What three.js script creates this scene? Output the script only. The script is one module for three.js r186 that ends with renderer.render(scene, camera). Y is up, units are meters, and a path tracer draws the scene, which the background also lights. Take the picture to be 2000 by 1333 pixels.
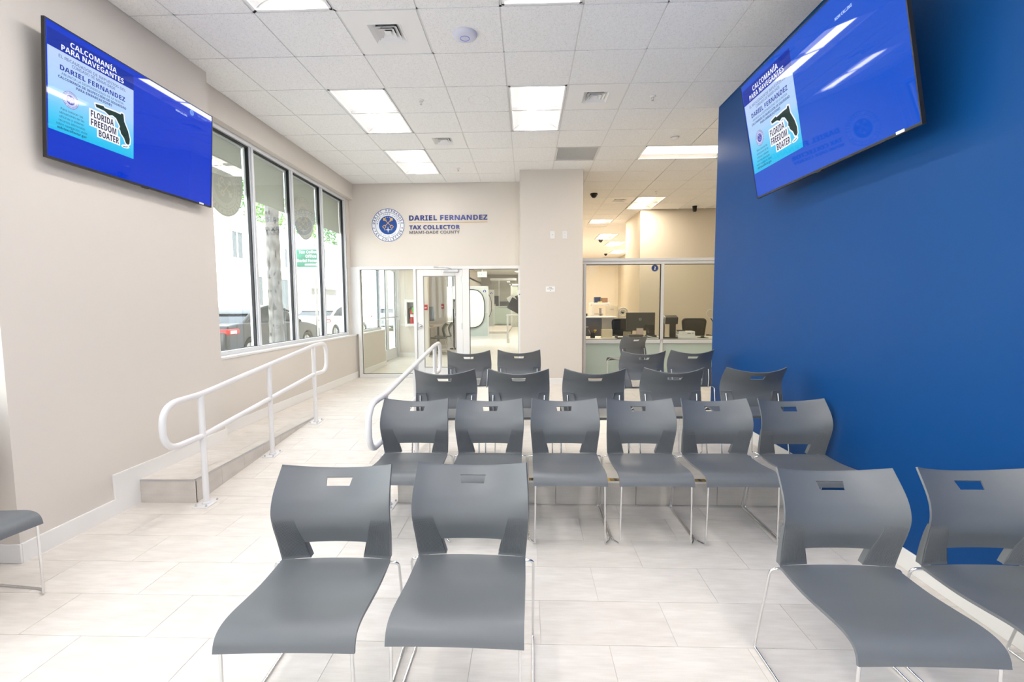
import * as THREE from 'three';
import { RoundedBoxGeometry } from 'three/addons/geometries/RoundedBoxGeometry.js';
import { TextGeometry } from 'three/addons/geometries/TextGeometry.js';
import { FontLoader } from 'three/addons/loaders/FontLoader.js';
import { mergeGeometries, toCreasedNormals } from 'three/addons/utils/BufferGeometryUtils.js';
import { RectAreaLightUniformsLib } from 'three/addons/lights/RectAreaLightUniformsLib.js';
import { ImprovedNoise } from 'three/addons/math/ImprovedNoise.js';

// ---------- camera, sky, sun, exposure ----------
RectAreaLightUniformsLib.init();
const scene = new THREE.Scene();
const camera = new THREE.PerspectiveCamera(72.87, 2000 / 1333, 0.05, 400);
camera.position.set(0, 1.5, 0);
camera.rotation.order = 'YXZ';
camera.rotation.set(-0.07775, 0.03193, -0.00496);
scene.background = new THREE.Color().setRGB(3.0, 3.35, 3.75);
const sun = new THREE.DirectionalLight(new THREE.Color().setRGB(1, 0.95, 0.86), 17);
sun.position.set(26, 36, -10); sun.target.position.set(-12, 0, -22);
sun.castShadow = true; sun.shadow.radius = 2; sun.shadow.mapSize.set(2048, 2048);
Object.assign(sun.shadow.camera, { left: -45, right: 45, top: 40, bottom: -40, near: 1, far: 140 });
scene.add(sun, sun.target);
const renderer = new THREE.WebGLRenderer({ antialias: true });
renderer.toneMapping = THREE.LinearToneMapping;
renderer.toneMappingExposure = 1.3;
renderer.shadowMap.enabled = true;
const LAMP = 24;            // radiance of a ceiling lamp lens
const LAMP_MAIN = new THREE.Color().setRGB(1, 0.96, 0.925), LAMP_OFFICE = new THREE.Color().setRGB(1, 0.89, 0.74), LAMP_LOBBY = new THREE.Color().setRGB(1, 0.95, 0.84);

// ---------- helpers ----------
let rs = 7; const rnd = (a = 1, b) => { rs = (rs * 1664525 + 1013904223) >>> 0; const t = rs / 4294967296; return b === undefined ? t * a : a + t * (b - a); };
const noise = new ImprovedNoise();
const clamp = (x, a = 0, b = 1) => Math.min(b, Math.max(a, x)), lerp = (a, b, t) => a + (b - a) * t;
const smooth = (a, b, x) => { const t = clamp((x - a) / (b - a)); return t * t * (3 - 2 * t); };
// Catmull-Rom through (x, y) pairs
function curve(pts) {
  return (x) => {
    if (x <= pts[0][0]) return pts[0][1];
    const n = pts.length - 1; if (x >= pts[n][0]) return pts[n][1];
    let i = 0; while (x > pts[i + 1][0]) i++;
    const [x0, y0] = pts[i], [x1, y1] = pts[i + 1], t = (x - x0) / (x1 - x0), h = x1 - x0;
    const m0 = i > 0 ? (y1 - pts[i - 1][1]) / (x1 - pts[i - 1][0]) : (y1 - y0) / h, m1 = i < n - 1 ? (pts[i + 2][1] - y0) / (pts[i + 2][0] - x0) : (y1 - y0) / h;
    const t2 = t * t, t3 = t2 * t;
    return (2 * t3 - 3 * t2 + 1) * y0 + (t3 - 2 * t2 + t) * h * m0 + (-2 * t3 + 3 * t2) * y1 + (t3 - t2) * h * m1;
  };
}
const names = new Map();
function numbered(name) { const n = names.get(name) ?? 0; names.set(name, n + 1); return n ? name + '_' + String(n).padStart(3, '0') : name; }
function shade(o) { o.castShadow = o.receiveShadow = true; return o; }
function mg(list) {
  const gs = list.flat().map((g) => { const h = g.index ? g.toNonIndexed() : g; for (const k of Object.keys(h.attributes)) if (!['position', 'normal', 'uv'].includes(k)) h.deleteAttribute(k); if (!h.attributes.uv) h.setAttribute('uv', new THREE.BufferAttribute(new Float32Array(h.attributes.position.count * 2), 2)); return h; });
  return gs.length === 1 ? gs[0] : mergeGeometries(gs);
}
// a part (or a one-mesh thing) under parent
function part(parent, name, geo, mat, label) {
  const m = shade(new THREE.Mesh(Array.isArray(geo) ? mg(geo) : geo, mat)); m.name = name; if (label) m.userData.label = label; parent.add(m); return m;
}
function thing(name, label, category, [x, y, z] = [0, 0, 0], turn = 0, group) {
  const o = new THREE.Group(); o.name = numbered(name); o.position.set(x, y, z); o.rotation.y = turn; o.userData = { label, category }; if (group) o.userData.group = group; scene.add(o); return o;
}
function single(name, geo, mat, label, category, group) { const m = part(scene, numbered(name), geo, mat); m.userData = { label, category }; if (group) m.userData.group = group; return m; }
function struct(name, label) { const o = new THREE.Group(); o.name = numbered(name); o.userData = { kind: 'structure', label, category: name.split('_')[0] }; scene.add(o); return o; }
// axis-aligned box by its limits, uv in metres
function B(x0, x1, y0, y1, z0, z1) {
  const g = new THREE.BoxGeometry(x1 - x0, y1 - y0, Math.abs(z1 - z0)); g.translate((x0 + x1) / 2, (y0 + y1) / 2, (z0 + z1) / 2);
  const p = g.attributes.position, n = g.attributes.normal, uv = g.attributes.uv;
  for (let i = 0; i < p.count; i++) { const ax = Math.abs(n.getX(i)), ay = Math.abs(n.getY(i)); uv.setXY(i, ax > 0.5 ? p.getZ(i) : p.getX(i), ay > 0.5 ? p.getZ(i) : p.getY(i)); }
  return g;
}
const R = (w, h, d, r = 0.005, x = 0, y = 0, z = 0, s = 2) => new RoundedBoxGeometry(w, h, d, s, Math.min(r, w / 2.01, h / 2.01, d / 2.01)).translate(x, y, z);
const RB = (x0, x1, y0, y1, z0, z1, r = 0.004) => R(x1 - x0, y1 - y0, Math.abs(z1 - z0), r, (x0 + x1) / 2, (y0 + y1) / 2, (z0 + z1) / 2);
const cyl = (r0, r1, h, x = 0, y = 0, z = 0, n = 24) => new THREE.CylinderGeometry(r1, r0, h, n).translate(x, y, z);
const cylZ = (r, h, x = 0, y = 0, z = 0, n = 24) => new THREE.CylinderGeometry(r, r, h, n).rotateX(Math.PI / 2).translate(x, y, z);
const lathe = (pts, n = 28) => new THREE.LatheGeometry(pts.map(([a, b]) => new THREE.Vector2(a, b)), n);
const V = (x, y, z) => new THREE.Vector3(x, y, z);
// rounds the corners of a polyline
function fillet(pts, rad, n = 6) {
  const out = [pts[0]];
  for (let i = 1; i < pts.length - 1; i++) {
    const a = pts[i - 1], b = pts[i], c = pts[i + 1], r = Array.isArray(rad) ? rad[i] : rad, u = a.clone().sub(b), v = c.clone().sub(b), d = Math.min(r, u.length() * 0.49, v.length() * 0.49);
    const p = b.clone().addScaledVector(u.normalize(), d), q = b.clone().addScaledVector(v.normalize(), d);
    for (let k = 0; k <= n; k++) { const t = k / n, s = 1 - t; out.push(p.clone().multiplyScalar(s * s).addScaledVector(b, 2 * s * t).addScaledVector(q, t * t)); }
  }
  out.push(pts[pts.length - 1]); return out;
}
function sweep(path, r, seg = 10, closed = false) {
  const n = path.length, pos = [], nor = [], uv = [], idx = []; let T = null, N = null, len = 0;
  const tan = (i) => { const a = closed ? path[(i - 1 + n) % n] : path[Math.max(0, i - 1)], b = closed ? path[(i + 1) % n] : path[Math.min(n - 1, i + 1)]; return b.clone().sub(a).normalize(); };
  const rows = closed ? n + 1 : n;
  for (let k = 0; k < rows; k++) {
    const i = k % n, t = tan(i);
    if (!T) { N = Math.abs(t.y) < 0.9 ? V(0, 1, 0) : V(1, 0, 0); N.addScaledVector(t, -N.dot(t)).normalize(); } else { N.addScaledVector(t, -N.dot(t)).normalize(); }
    T = t; const Bn = t.clone().cross(N); if (k) len += path[i].distanceTo(path[(k - 1) % n]);
    for (let s = 0; s <= seg; s++) { const a = s / seg * Math.PI * 2, d = N.clone().multiplyScalar(Math.cos(a)).addScaledVector(Bn, Math.sin(a)); pos.push(path[i].x + d.x * r, path[i].y + d.y * r, path[i].z + d.z * r); nor.push(d.x, d.y, d.z); uv.push(s / seg, len); }
  }
  for (let k = 0; k < rows - 1; k++) for (let s = 0; s < seg; s++) { const a = k * (seg + 1) + s, b = a + seg + 1; idx.push(a, a + 1, b, a + 1, b + 1, b); }
  if (!closed) for (const [e, sg] of [[0, -1], [n - 1, 1]]) {
    const t = tan(e).multiplyScalar(sg), c = pos.length / 3; pos.push(path[e].x, path[e].y, path[e].z); nor.push(t.x, t.y, t.z); uv.push(0, 0);
    for (let s = 0; s <= seg; s++) { const o = (e * (seg + 1) + s) * 3; pos.push(pos[o], pos[o + 1], pos[o + 2]); nor.push(t.x, t.y, t.z); uv.push(0, 0); if (s) sg > 0 ? idx.push(c, c + s, c + s + 1) : idx.push(c, c + s + 1, c + s); }
  }
  const g = new THREE.BufferGeometry(); g.setAttribute('position', new THREE.Float32BufferAttribute(pos, 3)); g.setAttribute('normal', new THREE.Float32BufferAttribute(nor, 3)); g.setAttribute('uv', new THREE.Float32BufferAttribute(uv, 2)); g.setIndex(idx); return g;
}
// a curved sheet of real thickness: columns (functions of the row) x rows, cells left out where skip() says
function sheet(cols, rows, map, thick, skip) {
  const nc = cols(rows[0]).length, id = new Map(), q = [], tris = [];
  const vert = (r, c) => { const k = r * 1000 + c; if (!id.has(k)) { id.set(k, q.length); q.push([cols(rows[r])[c], rows[r]]); } return id.get(k); };
  for (let r = 0; r < rows.length - 1; r++) for (let c = 0; c < nc - 1; c++) { if (skip && skip(r, c)) continue; const a = vert(r, c), b = vert(r, c + 1), d = vert(r + 1, c), e = vert(r + 1, c + 1); tris.push([a, b, e], [a, e, d]); }
  const F = q.map(([s, t]) => map(s, t)), e = 1e-3;
  const N = q.map(([s, t]) => { const a = map(s + e, t).sub(map(s - e, t)), b = map(s, t + e).sub(map(s, t - e)); return a.cross(b).normalize(); });
  const K = F.map((f, i) => f.clone().addScaledVector(N[i], -thick));
  const pos = [], nor = []; const push = (p, n) => { pos.push(p.x, p.y, p.z); nor.push(n.x, n.y, n.z); };
  const edges = new Map();
  for (const [a, b, c] of tris) {
    for (const i of [a, b, c]) push(F[i], N[i]);
    for (const i of [a, c, b]) push(K[i], N[i].clone().negate());
    for (const [u, v] of [[a, b], [b, c], [c, a]]) { const k = u < v ? u + '_' + v : v + '_' + u; if (edges.has(k)) edges.set(k, null); else edges.set(k, [u, v]); }
  }
  for (const ed of edges.values()) if (ed) { const [u, v] = ed, n = F[v].clone().sub(F[u]).cross(N[u]).normalize(); for (const p of [F[u], K[u], K[v], F[u], K[v], F[v]]) push(p, n); }
  const g = new THREE.BufferGeometry(); g.setAttribute('position', new THREE.Float32BufferAttribute(pos, 3)); g.setAttribute('normal', new THREE.Float32BufferAttribute(nor, 3));
  g.setAttribute('uv', new THREE.Float32BufferAttribute(new Float32Array(pos.length / 3 * 2), 2)); return g;
}
function canvas(w, h, draw) { const c = document.createElement('canvas'); c.width = w; c.height = h; draw(c.getContext('2d'), w, h); const t = new THREE.CanvasTexture(c); t.colorSpace = THREE.SRGBColorSpace; t.magFilter = THREE.LinearFilter; t.anisotropy = 8; return t; }
function data(w, h, f, srgb = true) {
  const d = new Uint8Array(w * h * 4); for (let y = 0; y < h; y++) for (let x = 0; x < w; x++) { const c = f(x / w, y / h, x, y), i = (y * w + x) * 4; d[i] = clamp(c[0], 0, 255); d[i + 1] = clamp(c[1], 0, 255); d[i + 2] = clamp(c[2], 0, 255); d[i + 3] = 255; }
  const t = new THREE.DataTexture(d, w, h); t.magFilter = THREE.LinearFilter; t.minFilter = THREE.LinearMipmapLinearFilter; t.wrapS = t.wrapT = THREE.RepeatWrapping; if (srgb) t.colorSpace = THREE.SRGBColorSpace; t.needsUpdate = true; return t;
}
const std = (color, roughness = 0.6, extra = {}) => new THREE.MeshStandardMaterial({ color, roughness, ...extra });
const lin = (r, g, b) => new THREE.Color().setRGB(r, g, b);

// ---------- materials ----------
const grain = data(256, 256, () => { const v = 110 + rnd(60); return [v, v, v]; }, false);
const paintBump = { bumpMap: grain, bumpScale: 0.0004 };
const M = {
  wall: std(lin(0.71, 0.655, 0.595), 0.75, paintBump), cream: std(lin(0.72, 0.645, 0.53), 0.75, paintBump),
  blue: new THREE.MeshPhysicalMaterial({ color: lin(0.004, 0.060, 0.225), roughness: 0.42, specularIntensity: 0.30, ...paintBump }),
  white: std(lin(0.80, 0.79, 0.78), 0.5), base: std(lin(0.87, 0.85, 0.82), 0.45), frame: std(lin(0.74, 0.75, 0.77), 0.38, { metalness: 0.15 }),
  grid: std(lin(0.74, 0.73, 0.72), 0.5), lampwhite: std(lin(0.88, 0.87, 0.86), 0.4),
  gasket: std(lin(0.012, 0.012, 0.014), 0.5), black: std(lin(0.012, 0.012, 0.013), 0.35), matte: std(lin(0.02, 0.02, 0.021), 0.7),
  rail: std(lin(0.80, 0.785, 0.785), 0.32), bolt: std(lin(0.6, 0.6, 0.6), 0.35, { metalness: 0.8 }),
  chrome: std(lin(0.78, 0.78, 0.78), 0.12, { metalness: 1 }), steel: std(lin(0.55, 0.55, 0.56), 0.3, { metalness: 1 }),
  plastic: std(lin(0.150, 0.159, 0.170), 0.40, { bumpMap: grain, bumpScale: 0.00015 }), ribbed: std(lin(0.130, 0.138, 0.148), 0.5),
  glass: new THREE.MeshPhysicalMaterial({ color: lin(0.96, 0.98, 0.97), roughness: 0.0, transmission: 1, ior: 1.5, thickness: 0 }),
  tint: new THREE.MeshPhysicalMaterial({ color: lin(0.965, 0.98, 0.955), roughness: 0.0, transmission: 1, ior: 1.5, thickness: 0 }),
  frost: std(lin(0.52, 0.62, 0.56), 0.25), shade: new THREE.MeshPhysicalMaterial({ color: lin(0.50, 0.52, 0.45), roughness: 0.95, transmission: 0.22, thickness: 0 }),
  grout: std(lin(0.64, 0.61, 0.58), 0.85), grey: std(lin(0.33, 0.32, 0.30), 0.5), worktop: std(lin(0.70, 0.72, 0.69), 0.3),
  brown: std(lin(0.30, 0.17, 0.09), 0.7), yellow: std(lin(0.75, 0.55, 0.02), 0.5), red: std(lin(0.55, 0.02, 0.02), 0.35), navy: std(lin(0.015, 0.03, 0.10), 0.5), green: std(lin(0.10, 0.45, 0.05), 0.5),
  duct: std(lin(0.42, 0.43, 0.44), 0.5, { metalness: 0.6 }), mesh: std(lin(0.05, 0.048, 0.045), 0.8), olive: std(lin(0.16, 0.16, 0.13), 0.5), gold: std(lin(0.62, 0.42, 0.16), 0.4),
};
// ---------- textures of floor and ceiling ----------
const tileMats = [0, 1, 2, 3].map((k) => {
  const tone = [0, 3, -4, 1][k];
  return std(0xffffff, 0.40, { map: data(512, 256, (u, v) => {
    const X = u * 5 + k * 17, Y = v * 6 + k * 9;
    const cloud = noise.noise(X * 0.55, Y * 0.9, k) * 9 + noise.noise(X * 1.5, Y * 3, k + 5) * 6, streak = noise.noise(X * 1.3, Y * 14, k + 11) * 4.5 + noise.noise(X * 4, Y * 40, 3 + k) * 2.5, f = rnd(-2.5, 2.5);
    const s = cloud + streak + f + tone; return [226 + s, 219 + s * 1.05, 211 + s * 1.15];
  }) });
});
const riserMat = std(0xffffff, 0.5, { map: data(256, 256, (u, v) => { const s = noise.noise(u * 8, v * 14, 2) * 8 + noise.noise(u * 3, v * 60, 7) * 4 + rnd(-3, 3); return [210 + s, 203 + s, 195 + s]; }) });
const ceilTile = [0, 1].map((k) => { const spec = new Float32Array(256 * 256).fill(0);
  for (let i = 0; i < 2600; i++) { const x = rnd(256) | 0, y = rnd(256) | 0, a = rnd(6.28), n = 1 + rnd(4) | 0, d = rnd(10, 42); for (let j = 0; j < n; j++) spec[((y + Math.round(Math.sin(a) * j)) & 255) * 256 + ((x + Math.round(Math.cos(a) * j)) & 255)] = d; }
  return std(lin(1, 1, 1), 0.9, { map: data(256, 256, (u, v, x, y) => { const s = spec[y * 256 + x] * 0.9 + noise.noise(u * 20, v * 20, k) * 3; return [244 - s, 243 - s, 242 - s]; }) }); });

// ---------- floor: lower level, ramp, ledge, platform; laid in tiles 0.60 x 0.305 ----------
const TX = 0.60, TZ = 0.305, TX0 = 0.06, TZ0 = -3.465, tileCache = new Map();
function tileGeo(w, d) {
  const k = w.toFixed(3) + 'x' + d.toFixed(3); if (tileCache.has(k)) return tileCache.get(k);
  const g = new THREE.BoxGeometry(w, 0.012, d), p = g.attributes.position, uv = g.attributes.uv;
  for (let i = 0; i < p.count; i++) uv.setXY(i, p.getX(i) / 0.62 + 0.5, p.getZ(i) / 0.31 + 0.5);
  tileCache.set(k, g); return g;
}
function layTiles(parent, x0, x1, z0, z1, y, place) {   // z0 > z1 (towards the far end)
  for (let r = Math.floor((TZ0 - z0) / TZ) - 1; ; r++) {
    const za = Math.min(z0, TZ0 - r * TZ), zb = Math.max(z1, TZ0 - (r + 1) * TZ); if (TZ0 - r * TZ <= z1) break; if (za - zb < 0.02) continue;
    const off = (r & 1) ? 0 : 0.30;
    for (let c = Math.floor((x0 - TX0) / TX) - 2; TX0 + c * TX + off < x1; c++) {
      const xa = Math.max(x0, TX0 + c * TX + off), xb = Math.min(x1, TX0 + (c + 1) * TX + off); if (xb - xa < 0.02) continue;
      const m = shade(new THREE.Mesh(tileGeo(xb - xa - 0.0025, za - zb - 0.0025), tileMats[Math.floor(rnd(4))])); m.name = 'floor_tile'; m.position.set((xa + xb) / 2, y - 0.006, (za + zb) / 2);
      if (place) place(m); parent.add(m);
    }
  }
}
const UP = 0.18, ZR = -3.39, ZL = -3.355, ZT = -5.42, XL = -2.53, XP = -0.985, ZF = -8.37, CEIL = 3.678, XW = -3.115, XB = 2.14;
const floorLow = struct('floor', 'lower floor of pale stone tiles');
part(floorLow, 'floor_slab', B(-3.4, 2.3, -0.3, -0.003, 6.4, ZR - 0.5), M.grout);
part(floorLow, 'floor_behind', B(-3.13, XB, -0.0135, 0, 6.2, 0.2), tileMats[0]);
layTiles(floorLow, -3.13, XB, 0.2, ZL, 0);
const floorUp = struct('floor_platform', 'raised tiled platform floor with pale riser');
part(floorUp, 'floor_slab', [B(XP + 0.02, XB + 3, -0.3, UP - 0.003, ZR - 0.012, ZF - 0.3), B(-3.4, XP + 0.05, -0.3, UP - 0.003, ZT, ZF - 0.3)], M.grout);
layTiles(floorUp, XP, XB, ZR, ZT, UP); layTiles(floorUp, XW, XB, ZT, ZF, UP); layTiles(floorUp, XB, 4.9, -5.4, ZF, UP);
for (let x = XP; x < XB - 0.01; x += 0.60) part(floorUp, 'riser_tile', B(x + 0.0015, Math.min(XB, x + 0.60) - 0.0015, 0, UP - 0.013, ZR, ZR - 0.012), riserMat);
part(floorUp, 'riser_side', B(XP - 0.002, XP + 0.02, -0.02, UP - 0.0135, ZR - 0.012, ZT), riserMat);
part(floorUp, 'edge_trim', B(XP, XB, UP - 0.013, UP - 0.002, ZR + 0.004, ZR - 0.002), M.base);
const ramp = struct('floor_ramp', 'sloping tiled ramp between two handrails');
const slope = Math.atan2(UP, ZL - ZT);
const wedge = new THREE.Shape([[0, -0.003], [ZL - ZT, UP - 0.003], [ZL - ZT, -0.3], [0, -0.3]].map(([a, b]) => new THREE.Vector2(a, b)));
part(ramp, 'ramp_bed', new THREE.ExtrudeGeometry(wedge, { depth: XP - XL, bevelEnabled: false }).rotateY(Math.PI / 2).translate(XL, 0, ZL), M.grout);
layTiles(ramp, XL, XP - 0.002, ZL, ZT, 0, (m) => { const t = ZL - m.position.z; m.position.y = t * Math.tan(slope) - 0.006; m.rotation.x = slope; });
const ledge = struct('floor_ledge', 'narrow raised tiled ledge between wall and ramp');
part(ledge, 'ledge_core', B(XW, XL - 0.01, -0.05, UP - 0.003, ZL - 0.01, ZT), M.grout);
part(ledge, 'ledge_front', B(-2.975, XL, 0, UP - 0.012, ZL, ZL - 0.01), riserMat);
for (let z = ZL; z > ZT + 0.01; z -= 0.305) part(ledge, 'ledge_side_tile', B(XL - 0.01, XL, -0.02, UP - 0.012, z - 0.002, Math.max(ZT, z - 0.305)), riserMat);
layTiles(ledge, XW, XL, ZL, ZT, UP);
part(ledge, 'edge_trim', [B(XL - 0.012, XL + 0.003, UP - 0.012, UP + 0.0015, ZL + 0.002, ZT), B(-2.975, XL, UP - 0.012, UP + 0.0015, ZL + 0.003, ZL - 0.008)], M.steel);
const floorFar = struct('floor_back', 'pale floor of the lobby and the office');
part(floorFar, 'floor_slab', B(-3.4, 7, -0.3, UP, ZF - 0.3, -34), tileMats[1]);

// hazard tape along the platform edge
const hazard = canvas(1024, 32, (c, w, h) => { c.fillStyle = '#e8b400'; c.fillRect(0, 0, w, h); c.fillStyle = '#16140f'; for (let x = -60; x < w; x += 80) { c.beginPath(); c.moveTo(x, h); c.lineTo(x + 36, h); c.lineTo(x + 36 + 60, 0); c.lineTo(x + 60, 0); c.fill(); } });
{ hazard.wrapS = THREE.RepeatWrapping; const g = B(XP + 0.02, XB - 0.02, UP + 0.0003, UP + 0.0018, ZR - 0.004, ZR - 0.054), uv = g.attributes.uv, p = g.attributes.position; for (let i = 0; i < p.count; i++) uv.setXY(i, p.getX(i) / 1.6, (p.getZ(i) - ZR) / 0.05); single('hazard_tape', g, std(0xffffff, 0.5, { map: hazard }), 'yellow and black hazard tape along the platform edge', 'tape'); }

// ---------- walls ----------
const wallL = struct('wall_left', 'beige window wall with sill, soffit and broad pilaster');
part(wallL, 'pilaster', B(-3.42, -2.975, -0.1, CEIL + 0.1, -2.52, -4.387), M.wall);
part(wallL, 'sill_wall', [B(-3.42, XW, -0.1, 0.955, -4.387, -10.08), B(-3.42, XW, -0.1, 0.955, 6.4, -2.52)], M.wall);
part(wallL, 'soffit', [B(-3.42, XW, 3.39, CEIL + 0.1, -4.387, -8.52), B(-3.42, XW, 3.39, CEIL + 0.1, 6.4, -2.52)], M.wall);
part(wallL, 'window_sill', [RB(-3.30, XW + 0.008, 0.955, 0.98, -4.387, -10.08), RB(-3.30, XW + 0.008, 0.955, 0.98, 6.2, -2.52)], M.white);
const wallR = struct('wall_right', 'satin deep blue accent wall');
part(wallR, 'wall_panel', B(XB, XB + 0.16, -0.1, CEIL + 0.1, 6.4, -5.39), M.blue);
const wallB = struct('wall_back', 'beige sill and header of the storefront behind the viewer');
part(wallB, 'wall_panel', B(-3.42, 0.4, -0.1, CEIL + 0.1, 6.2, 6.4), M.wall); part(wallB, 'sill_wall', B(0.4, XB + 0.2, -0.1, 0.4, 6.2, 6.4), M.wall); part(wallB, 'header', B(0.4, XB + 0.2, 3.3, CEIL + 0.1, 6.2, 6.4), M.wall);
const wallF = struct('wall_far', 'beige far wall over the glass entrance');
part(wallF, 'wall_panel', B(-3.42, -0.1, 2.2, CEIL + 0.1, ZF, ZF - 0.15), M.wall);
const pil = struct('wall_pillar', 'beige pillar beside the service window');
part(pil, 'pillar', B(-0.106, 0.914, -0.1, CEIL + 0.1, -7.645, -8.52), M.wall);
const wallO = struct('wall_office', 'cream walls of the office behind the service window');
part(wallO, 'partition', B(0.76, 0.914, 0, CEIL + 0.1, -8.52, -34), M.cream);
part(wallO, 'core', B(2.635, 7, 0, CEIL + 0.1, -10.95, -12.55), M.cream);
part(wallO, 'wall_panel', [B(0.914, 7, 0, CEIL + 0.1, -22, -22.15), B(4.3, 4.45, 0, CEIL + 0.1, -12.55, -22), B(4.9, 5.05, 0, CEIL + 0.1, -5.2, -10.95), B(XB + 0.16, 5.05, 0, CEIL + 0.1, -5.2, -5.05)], M.cream);
const wallLobby = struct('wall_lobby', 'beige walls of the lobby behind the glass');
for (const g of [B(-3.42, -2.52, 0, CEIL + 0.1, -11.75, -11.9), B(-3.42, -3.15, 0, CEIL + 0.1, -11.9, -14.1), B(-3.42, -2.45, 0, CEIL + 0.1, -14.1, -14.25), B(-3.42, -3.25, 0, 1.0, -14.25, -34), B(-3.42, -3.25, 3.0, CEIL + 0.1, -14.25, -34), B(-3.42, -3.25, 0.9, 3.1, -21, -34)]) part(wallLobby, 'wall_panel', g, M.wall);
part(wallLobby, 'end_wall', B(-3.42, 0.9, 0, CEIL + 0.1, -33.4, -33.55), std(lin(0.42, 0.40, 0.37), 0.8));
part(wallLobby, 'door_head', B(-3.42, -3.25, 2.55, CEIL + 0.1, -8.52, -11.75), M.wall);

// ---------- baseboards ----------
function baseboard(name, geos, label) { const b = part(scene, numbered(name), geos, M.base); b.userData = { kind: 'structure', label, category: 'baseboard' }; }
{ const s = new THREE.Shape([[2.52, 0], [2.52, 0.115], [3.14, 0.115], [3.14, UP + 0.115], [4.399, UP + 0.115], [4.399, UP], [ZL * -1 - 0.002, UP], [ZL * -1 - 0.002, 0]].map(([a, b]) => new THREE.Vector2(a, b)));
  baseboard('baseboard_left', [new THREE.ExtrudeGeometry(s, { depth: 0.012, bevelEnabled: true, bevelSize: 0.001, bevelThickness: 0.001, bevelSegments: 1 }).rotateY(Math.PI / 2).translate(-2.975, 0, 0), RB(XW, -2.963, 0, 0.115, -2.508, -2.52), RB(XW, XW + 0.012, 0, 0.115, 6.2, -2.508), RB(XW, -2.963, UP, UP + 0.115, -4.387, -4.399), RB(XW, XW + 0.012, UP, UP + 0.115, -4.399, ZF)], 'white baseboard stepping up along the left wall'); }
baseboard('baseboard_right', [RB(XB - 0.012, XB, 0, 0.115, 6.2, ZR + 0.001), RB(XB - 0.012, XB, UP, UP + 0.115, ZR - 0.06, -5.39)], 'white baseboard along the blue wall');
baseboard('baseboard_pillar', [RB(-0.118, 0.926, UP, UP + 0.10, -7.633, -7.645), RB(0.914, 0.926, UP, UP + 0.10, -7.645, -8.36), RB(-0.118, -0.106, UP, UP + 0.10, -7.645, ZF)], 'white baseboard round the pillar');
baseboard('baseboard_lobby', [RB(-3.42, -2.508, UP, UP + 0.11, -11.738, -11.75), RB(-3.15, -2.438, UP, UP + 0.11, -14.088, -14.1), RB(XW, XW + 0.012, UP, UP + 0.11, ZF - 0.16, -10.08), RB(-3.3, XW + 0.012, UP, UP + 0.11, -10.08, -10.092)], 'white baseboard of the lobby walls');

// ---------- ceiling: tiles in a T-bar grid ----------
const GX = -0.1894, GZ = -3.5511, GT = 0.6096, gx = (i) => GX + i * GT, gz = (j) => GZ - j * GT;
const ceil = struct('ceiling', 'suspended ceiling of white mineral tiles');
part(ceil, 'ceiling_deck', B(-3.42, 7, CEIL + 0.16, CEIL + 0.25, 6.4, -34), M.white);
const taken = new Set(); const take = (i, j, w = 1, d = 1) => { for (let a = 0; a < w; a++) for (let b = 0; b < d; b++) taken.add((i + a) + ',' + (j + b)); };
// lamps: [column, row, columns, rows]
const lampsMain = [[-3, -2, 1, 2], [0, -2, 1, 2], [-3, 2, 1, 2], [-3, 5, 1, 2], [0, 2, 1, 2], [-2, -6, 1, 2], [2, -6, 1, 2], [-2, -10, 1, 2], [2, -10, 1, 2], [-2, -14, 1, 2], [2, -14, 1, 2]], lampsOffice = [[3, 5, 2, 1], [4, 10, 1, 2], [3, 14, 1, 2], [4, 18, 1, 2], [2, 21, 1, 2], [5, 21, 1, 2], [6, 25, 1, 2]], lampsLobby = [[-3, 11, 1, 2], [-3, 20, 1, 2], [-2, 30, 1, 2], [-1, 38, 1, 2], [-1, 43, 1, 2]];
for (const l of [...lampsMain, ...lampsOffice, ...lampsLobby]) take(...l);
const vents = [[-2, 0], [-2, 4], [1, 2], [3, 10]]; for (const v of vents) take(...v); take(1, 5);
const inRoom = (x, z) => (z > -8.37 ? x > -3.115 && x < (z > -5.39 ? XB : 4.9) : x > 0.914 && x < 4.9) && !(z < -7.645 && x > -0.106 && x < 0.914) && !(x > 2.635 && z < -10.95);
const ctCache = new Map(), bars = [];
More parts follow.
